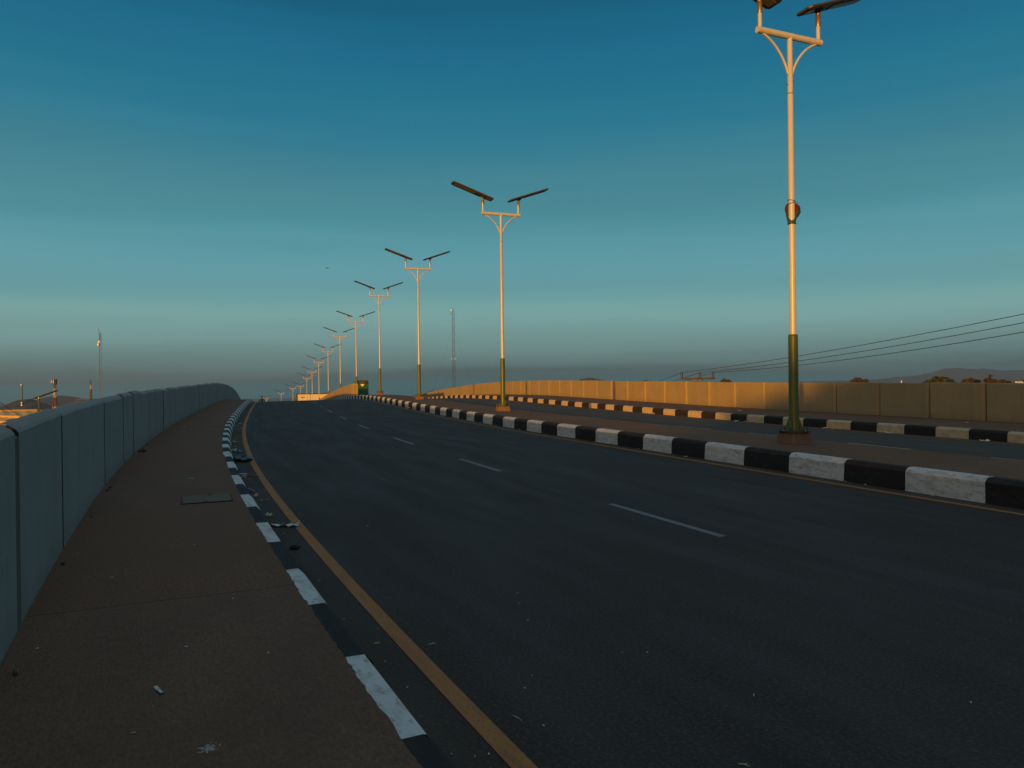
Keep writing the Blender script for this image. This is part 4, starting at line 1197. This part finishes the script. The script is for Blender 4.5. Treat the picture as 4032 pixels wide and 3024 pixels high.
# white board with an arrow beyond the barrier
BY = 186.0
a_ = pix(1166, 1549, BY); b_ = pix(1318, 1548.5, BY)
bz1 = a_.z; hB = 3.0
BB = thing('sign_board', 'wide white board in a dark frame with a black arrow pointing left, past the crest', 'sign', ((a_.x + b_.x) / 2, BY, GROUND + 2.0))
cx, cz = 0, bz1 - BB.location.z - hB / 2
wB = (b_ - a_).length
mb = MB(); mb.box((0, 0, cz), (wB - .5, .16, hB - .4)); mb.build('panel', M['board_white'], BB)
mb = MB()
mb.bbox((0, 0, cz + hB / 2 - .13), (wB, .42, .26), .02); mb.bbox((0, 0, cz - hB / 2 + .13), (wB, .42, .26), .02)
for sx in (-1, 1): mb.bbox((sx * (wB / 2 - .19), 0, cz), (.38, .40, hB - .53), .02)
mb.build('frame', M['board_dark'], BB)
mb = MB()
p = pix(1194, 1565.3, BY - .1) - BB.location
mb.box((p.x + .12, -.10, p.z), (.62, .03, .14))
mb.mesh([(p.x - .50, -.115, p.z), (p.x - .16, -.115, p.z - .26), (p.x - .16, -.115, p.z + .26), (p.x - .50, -.085, p.z), (p.x - .16, -.085, p.z - .26), (p.x - .16, -.085, p.z + .26)],
        [(0, 1, 2), (5, 4, 3), (0, 3, 4, 1), (1, 4, 5, 2), (2, 5, 3, 0)])
mb.build('arrow', M['board_dark'], BB)
for sx in (-.32, .32):
    mb = MB(); mb.tube([(sx * wB, .3, 0), (sx * wB, .3, cz + hB / 2 - .2)], .16, 10); mb.build('post', M['dark_steel'], BB)

# rider and motorbike going over the crest
s_ = 105.6
MK = thing('motorbike', 'motorbike hidden below the crest under its rider', 'motorbike', at(s_, .95, road_dz(.95)), -head(s_))
for y in (-.62, .62): wheel(MK, 0, y, .29, .09)
mb = MB(); mb.tube([(0, -.55, .5), (0, -.1, .62), (0, .35, .75), (0, .5, .98)], [.05, .09, .09, .05], 8); mb.tube([(0, .62, .29), (0, .48, .98)], .035, 8); mb.tube([(0, -.62, .29), (0, -.05, .4)], .04, 8); mb.build('frame', M['dark_steel'], MK)
mb = MB(); mb.ball((0, .22, .82), (.14, .26, .12)); mb.build('fuel_tank', M['bike_red'], MK)
mb = MB(); mb.bbox((0, -.28, .80), (.24, .72, .09), .03); mb.build('seat', M['rubber'], MK)
mb = MB(); mb.tube([(-.36, .36, 1.04), (-.1, .48, 1.0), (.1, .48, 1.0), (.36, .36, 1.04)], .018, 8); mb.build('handlebar', M['dark_steel'], MK)
mb = MB(); mb.tube([(0, .56, .9), (0, .66, .9)], [.05, .09], 12); mb.build('headlight', M['dish'], MK)
mb = MB(); mb.bbox((0, -.66, .72), (.12, .06, .07), .015); mb.build('tail_light', M['bike_red'], MK)

PR = thing('person', 'person in a brown jacket riding away over the crest, only head and shoulders showing', 'person', at(s_, .95, road_dz(.95)), -head(s_))
V = []; E = []; RADI = []
def jn(p, r_, par=None):
    V.append(p); RADI.append(r_)
    if par is not None: E.append((par, len(V) - 1))
    return len(V) - 1
pel = jn((0, -.25, .92), .155)
ab = jn((0, -.22, 1.08), .15, pel); ch = jn((0, -.17, 1.28), .18, ab); nb = jn((0, -.13, 1.44), .10, ch)
nk = jn((0, -.11, 1.52), .06, nb); hd_ = jn((0, -.09, 1.64), .095, nk); jn((0, -.085, 1.73), .075, hd_)
for sx in (-1, 1):
    sh = jn((sx * .21, -.14, 1.41), .085, nb); el = jn((sx * .33, .06, 1.19), .055, sh); wr = jn((sx * .33, .28, 1.08), .035, el); ha = jn((sx * .33, .36, 1.06), .04, wr)
    for f_ in range(4): jn((sx * (.30 + .02 * f_), .43, 1.035 - .004 * f_), .011, ha)
    jn((sx * .285, .37, 1.03), .011, ha)
    hp = jn((sx * .11, -.20, .88), .11, pel); kn = jn((sx * .20, .22, .78), .075, hp); an_ = jn((sx * .17, -.02, .38), .05, kn); jn((sx * .18, .14, .33), .042, an_)
me = bpy.data.meshes.new('body'); me.from_pydata(V, E, [])
bo = bpy.data.objects.new('body', me); COL.objects.link(bo); bo.parent = PR
md = bo.modifiers.new('skin', 'SKIN'); md.use_smooth_shade = True
for i, r_ in enumerate(RADI): me.skin_vertices[0].data[i].radius = (r_, r_)
me.skin_vertices[0].data[0].use_root = True
md2 = bo.modifiers.new('sub', 'SUBSURF'); md2.levels = 1; md2.render_levels = 2
me.materials.append(M['jacket'])
mb = MB(); mb.ball((0, -.085, 1.665), (.082, .10, .118), 14, 10); mb.tube([(0, .01, 1.67), (0, .035, 1.65)], [.02, .012], 6); 
for sx in (-1, 1): mb.ball((sx * .084, -.085, 1.655), (.012, .022, .032), 8, 6); mb.ball((sx * .03, .008, 1.685), .011, 8, 6)
mb.build('head', M['skin'], PR)
mb = MB(); mb.ball((0, -.10, 1.70), (.094, .105, .10), 14, 10); mb.build('hair', M['hair'], PR)

# a small bird high in the sky
bp_ = pix(1289, 1056, 90)
BD = thing('bird', 'tiny dark bird flying alone high in the sky left of the lamps', 'bird', bp_, .6)
mb = MB(); mb.ball((0, 0, 0), (.05, .15, .045), 10, 8); mb.ball((0, .16, .015), .035, 8, 6); mb.tube([(0, .19, .012), (0, .235, .005)], [.012, .003], 6)
mb.mesh([(-.02, -.13, 0), (.02, -.13, 0), (.05, -.28, 0), (-.05, -.28, 0), (0, -.2, .012)], [(0, 1, 4), (1, 2, 4), (2, 3, 4), (3, 0, 4), (3, 2, 1, 0)])
for sx in (-1, 1):
    mb.mesh([(sx * .03, .08, .02), (sx * .03, -.07, .02), (sx * .17, -.06, .07), (sx * .17, .10, .07), (sx * .36, -.04, .02), (sx * .30, .05, .035),
             (sx * .03, .08, .005), (sx * .03, -.07, .012), (sx * .17, -.06, .062), (sx * .17, .10, .055)],
            [(0, 1, 2, 3), (3, 2, 4, 5), (9, 8, 7, 6), (5, 4, 8, 9)])
mb.build('body', M['bird'], BD)

# ------------------------------------------------------------------ small things on the path and road
def surf(s, o):
    if o < 0: return 0.0
    if o < 8.2: return road_dz(o)
    if o < 10.4: return MED
    if o < 17.24: return RRD
    return RPA
# concrete inspection cover set in the footpath
CV = thing('inspection_cover', 'worn rectangular concrete cover set in the footpath', 'cover', at(10.0, -.39, 0), -head(10))
mb = MB(); mb.bbox((0, 0, -.006), (.56, .66, .03), .008)
cvp = mb.build('slab', mat('cover_concrete', (0.13, 0.105, 0.08), .9, .2, noise=[(7, 5, .45, .7, .5, (0.11, 0.10, 0.085)), (2.5, 4, .55, .75, .5, (0.17, 0.15, 0.125))], bump=(20, .5, .01)), CV)
mb = MB()
for a_, b_, w_, h_ in ((-.283, 0, .008, .68), (.283, 0, .008, .68), (0, -.333, .56, .008), (0, .333, .56, .008)): mb.box((a_, b_, .002), (w_, h_, .006))
for x_, y_ in ((.05, .27), (-.02, -.28)): mb.tube([(x_, y_, .006), (x_, y_, .0115)], .03, 10)
mb.build('rim', M['dark_lump'], CV)

def flake(name, label, s, o, size, m, seed, cat='litter', group=None, aspect=.5, rot=None, lift=.012, curl=.25, thick=.0015):
    """a crumpled thin scrap"""
    r = random.Random(seed)
    rt = r.uniform(0, 6.28) if rot is None else rot
    nx, ny = 6, 4
    mb = MB(); vs = []
    H_ = [[abs(r.gauss(0, 1)) * lift + curl * size * .3 * ((i / nx - .5) ** 2) for j in range(ny + 1)] for i in range(nx + 1)]
    for zz in (0, thick):
        for i in range(nx + 1):
            for j in range(ny + 1):
                x = (i / nx - .5) * size + r.uniform(-1, 1) * size * .03 * (1 if zz == 0 else 0); y = (j / ny - .5) * size * aspect
                vs.append((x, y, .004 + H_[i][j] + zz))
    n_ = (nx + 1) * (ny + 1); idx = lambda i, j, k: k * n_ + i * (ny + 1) + j
    fs = []
    for i in range(nx):
        for j in range(ny):
            fs.append((idx(i, j, 1), idx(i + 1, j, 1), idx(i + 1, j + 1, 1), idx(i, j + 1, 1)))
            fs.append((idx(i, j + 1, 0), idx(i + 1, j + 1, 0), idx(i + 1, j, 0), idx(i, j, 0)))
    for i in range(nx):
        fs.append((idx(i, 0, 0), idx(i + 1, 0, 0), idx(i + 1, 0, 1), idx(i, 0, 1))); fs.append((idx(i, ny, 1), idx(i + 1, ny, 1), idx(i + 1, ny, 0), idx(i, ny, 0)))
    mb.mesh(vs, fs)
    ob = mb.build(name, m); tag(ob, label, cat, group)
    ob.location = at(s, o, surf(s, o)); ob.rotation_euler = (math.atan(float(np.interp(s, KN, KZ))), 0, rt); return ob
def stick(name, label, s, o, L_, r_, m, rot, bend=.1, cat='litter', group=None, branches=0, seed=0):
    mb = MB(); rr_ = random.Random(seed)
    mb.tube([(-L_ / 2, 0, r_), (0, L_ * bend, r_ * 1.6), (L_ / 2, 0, r_)], [r_, r_ * 1.1, r_ * .6], 6)
    for k in range(branches):
        mb.tube([(0, L_ * bend, r_), (L_ * rr_.uniform(-.4, .4), L_ * rr_.uniform(-.45, .45), r_ * 2.5)], [r_, r_ * .5], 5)
    ob = mb.build(name, m); tag(ob, label, cat, group)
    ob.location = at(s, o, surf(s, o) + .001); ob.rotation_euler = (0, 0, rot); return ob
def lump(name, label, s, o, size, m, seed, cat='litter', group=None, fl=.4):
    r = random.Random(seed); mb = MB(); n_, m_ = 14, 8
    vs = []; fs = []
    ph = [r.uniform(0, 6.28) for _ in range(6)]
    for i in range(m_ + 1):
        th = math.pi * i / m_
        for k in range(n_):
            p_ = 2 * math.pi * k / n_
            q = 1 + .22 * math.sin(2 * p_ + ph[0] + th) + .16 * math.sin(5 * p_ + ph[1]) * math.sin(th * 3 + ph[2]) + r.uniform(-.08, .08)
            vs.append((size[0] / 2 * q * math.sin(th) * math.cos(p_), size[1] / 2 * q * math.sin(th) * math.sin(p_), max(-.01, size[2] * .5 * (1 + math.cos(th) * q))))
    for i in range(m_):
        for k in range(n_):
            j = (k + 1) % n_; fs.append((i * n_ + k, i * n_ + n_ + k, i * n_ + n_ + j, i * n_ + j))
    mb.mesh(vs, fs, 0, False)
    ob = mb.build(name, m); tag(ob, label, cat, group)
    ob.location = at(s, o, surf(s, o)); ob.rotation_euler = (0, 0, -head(s)); return ob

flake('paper_strip', 'folded white paper strip lying on the footpath in the foreground', 4.027, -.896, .10, M['paper'], 1, 'paper', aspect=.17, rot=math.radians(-48), lift=.004, curl=.3)
flake('plastic_sheet', 'long crumpled pale plastic sheet reaching from the kerb to the yellow line', 8.97, .40, .34, M['paper'], 2, 'plastic sheet', aspect=.28, rot=-.05, lift=.016, curl=.2)
lump('plastic_bag', 'large dark purple-black plastic bag by the kerb at the yellow line', 16.45, .37, (.36, .5, .10), M['black_bag'], 3, 'plastic bag')
flake('paper_scrap', 'white scrap lying on the dark plastic bag', 16.85, .36, .12, M['paper'], 4, 'paper', aspect=.5, lift=.03)
flake('white_wrapper', 'bright white wrapper beside the blue one, beyond the dark bag', 18.9, .25, .14, M['paper'], 5, 'wrapper', aspect=.6, lift=.03, curl=.6)
flake('blue_wrapper', 'blue and white wrapper in the gutter beyond the dark bag', 18.57, .36, .18, M['blue_wrap'], 6, 'wrapper', aspect=.6, lift=.03, curl=.5)
# a flattened drinks sachet box
flake('drinks_carton', 'flattened pale blue carton in the gutter nearer than the dark bag', 14.16, .28, .13, M['blue_wrap'], 7, 'carton', aspect=.55, rot=.1, lift=.008)
stick('brown_strap', 'orange-brown strap lying across the gutter to the yellow line', 13.70, .40, .26, .010, M['brown_strip'], -.1, .18, 'strap', branches=1, seed=3)
lump('mud_clod', 'dark clod between the kerb and the yellow line', 7.77, .337, (.10, .09, .035), M['dark_lump'], 8, 'clod')
lump('sandal_sole', 'flat dark scrap of sole at the foot of the near parapet', 17.1, -1.50, (.13, .30, .03), M['dark_lump'], 9, 'sole')
stick('drinking_straw', 'long pale straw lying right of the yellow line near the bottom edge', 3.44, .735, .075, .0022, M['straw'], math.radians(-52), .03, 'straw')
stick('twig', 'small pale forked twig right of the yellow line', 4.622, .704, .05, .0022, M['straw'], .4, .1, 'twig', branches=2, seed=5)
stick('twig', 'short pale twig alone on the dark asphalt at the lower right of centre', 3.08, 1.971, .035, .0022, M['straw'], 1.2, .15, 'twig')
stick('twig', 'pale split twig at the very bottom edge of the photo', 2.56, 1.419, .05, .0026, M['straw'], -.5, .1, 'twig', branches=1, seed=6)
lump('rubble_heap', 'little heap of beige rubble at the foot of the median kerb', 37.5, 8.05, (.28, .5, .10), M['rubble'], 10, 'rubble')
GS = 'tiny pale litter scraps on the asphalt'
spots = [(3.913, 1.685), (3.843, 1.822), (2.477, 2.873), (8.51, 1.248), (5.481, .508), (5.38, .308), (5.347, 1.656), (5.105, 1.552), (4.726, 1.44), (3.866, 1.038),
         (3.735, .927), (3.301, .812), (5.058, .464), (4.472, .347), (4.05, .353), (3.685, .305), (3.255, .309), (3.175, .46), (3.186, .396), (3.638, .25), (24.469, .874), (32.676, .934)]
for i, (s_, o_) in enumerate(spots):
    flake('litter_scrap', 'tiny pale scrap of litter on the dark asphalt', s_, o_, .007 + .004 * (i % 3) + (.04 if s_ > 15 else .010 if s_ > 8 else 0), M['paper' if i % 4 else 'straw'], 100 + i, 'litter', GS, aspect=.5, lift=.003)
GK = 'dusty litter along the far kerb'
for i, (s_, o_) in enumerate(((18.118, 17.05), (17.6, 17.0), (19.8, 17.02), (17.3, 17.1), (12.4, 17.0), (29, 17.05), (22.6, 17.0), (22.1, 17.05), (15.5, 17.05))):
    flake('litter_scrap', 'crumpled pale scrap lying at the foot of the far kerb', s_, o_, .16 + .05 * (i % 3), M['rubble' if i % 2 else 'paper'], 200 + i, 'litter', GK, aspect=.4, lift=.02)
for i, (s_, o_, lb) in enumerate(((14.881, 19.36, 'white scrap on the far footpath below the shaded wall'), (24.923, 18.749, 'white scrap on the far footpath below the sunlit wall'))):
    flake('paper_scrap', lb, s_, o_, .15, M['paper'], 230 + i, 'paper', aspect=.4, lift=.01)
GL = 'leaf litter in the gutter of the near kerb'
rr = random.Random(77)
for i in range(30):
    s_ = rr.uniform(9, 34) if i < 23 else rr.uniform(3.0, 9)
    o_ = .24 + abs(rr.gauss(0, .09))
    sz = rr.uniform(.05, .12) if s_ > 9 else rr.uniform(.012, .03)
    flake('dry_leaf', 'dry curled leaf or scrap in the gutter below the near kerb', s_, o_, sz, M['rubble' if i % 4 else 'straw'], 300 + i, 'leaf litter', GL, aspect=.45, lift=sz * .2, curl=.6)
GM = 'dry scraps at the foot of the median kerb'
for i in range(20):
    s_ = rr.uniform(6, 30); o_ = 8.18 - abs(rr.gauss(0, .04))
    flake('dry_leaf', 'dry scrap at the foot of the median kerb', s_, o_, rr.uniform(.03, .07), M['rubble' if i % 2 else 'straw'], 400 + i, 'leaf litter', GM, aspect=.5, lift=.01)
GD = 'crumbs of earth along the foot of the near parapet'
for i in range(14):
    s_ = rr.uniform(4.5, 22); lump('dirt_clod', 'small dark crumb of earth at the foot of the near parapet', s_, -1.60 + abs(rr.gauss(0, .03)), (rr.uniform(.02, .05), rr.uniform(.03, .09), rr.uniform(.012, .03)), M['dark_lump' if i % 2 else 'plinth'], 600 + i, 'clod', GD)
GP = 'specks of grit on the near footpath'
for i, (s_, o_) in enumerate(((5.436, -.429), (4.933, -1.5), (12.072, -.548), (25.826, -1.21), (7.3, -.6), (6.4, -1.2), (4.3, -.35), (4.6, -.75), (3.6, -1.0))):
    flake('litter_scrap', 'tiny pale speck on the near footpath', s_, o_, .018 if s_ < 8 else .09, M['paper' if i % 2 else 'straw'], 500 + i, 'litter', GP, aspect=.4, lift=.002)
stick('dead_twig', 'thin dark twig standing out of the crack on the median by the second lamp', 20.8, 8.50, .3, .006, M['dark_lump'], 0, .02, 'twig')
tw = bpy.data.objects['dead_twig']; tw.rotation_euler = (0, -1.5, .3); tw.location.z += .14

#HAZE
HZ = True
if HZ:
    hb = MB()
    x0_, x1_, y0_, y1_, z0_, z1_ = -6000, 8000, -140, 10500, -150, 130
    zb = min(ground_z(x, y) for x, y in ((x0_, y0_), (x1_, y1_), (x0_, y1_), (x1_, y0_))) - 1.5 - 2
    c_ = ((x0_ + x1_) / 2, (y0_ + y1_) / 2, (zb + z1_) / 2)
    hb.box(c_, (x1_ - x0_, y1_ - y0_, z1_ - zb))
    hm = bpy.data.materials.new('evening_haze'); hm.use_nodes = True
    nt = hm.node_tree; nt.nodes.clear()
    ou = nt.nodes.new('ShaderNodeOutputMaterial'); pv = nt.nodes.new('ShaderNodeVolumePrincipled')
    pv.inputs['Color'].default_value = (.82, .86, .88, 1); pv.inputs['Density'].default_value = 1.3e-4; pv.inputs['Anisotropy'].default_value = .55
    nt.links.new(pv.outputs[0], ou.inputs['Volume'])
    ho = hb.build('haze', hm); tag(ho, kind='stuff'); ho['label'] = 'evening haze over the plain'
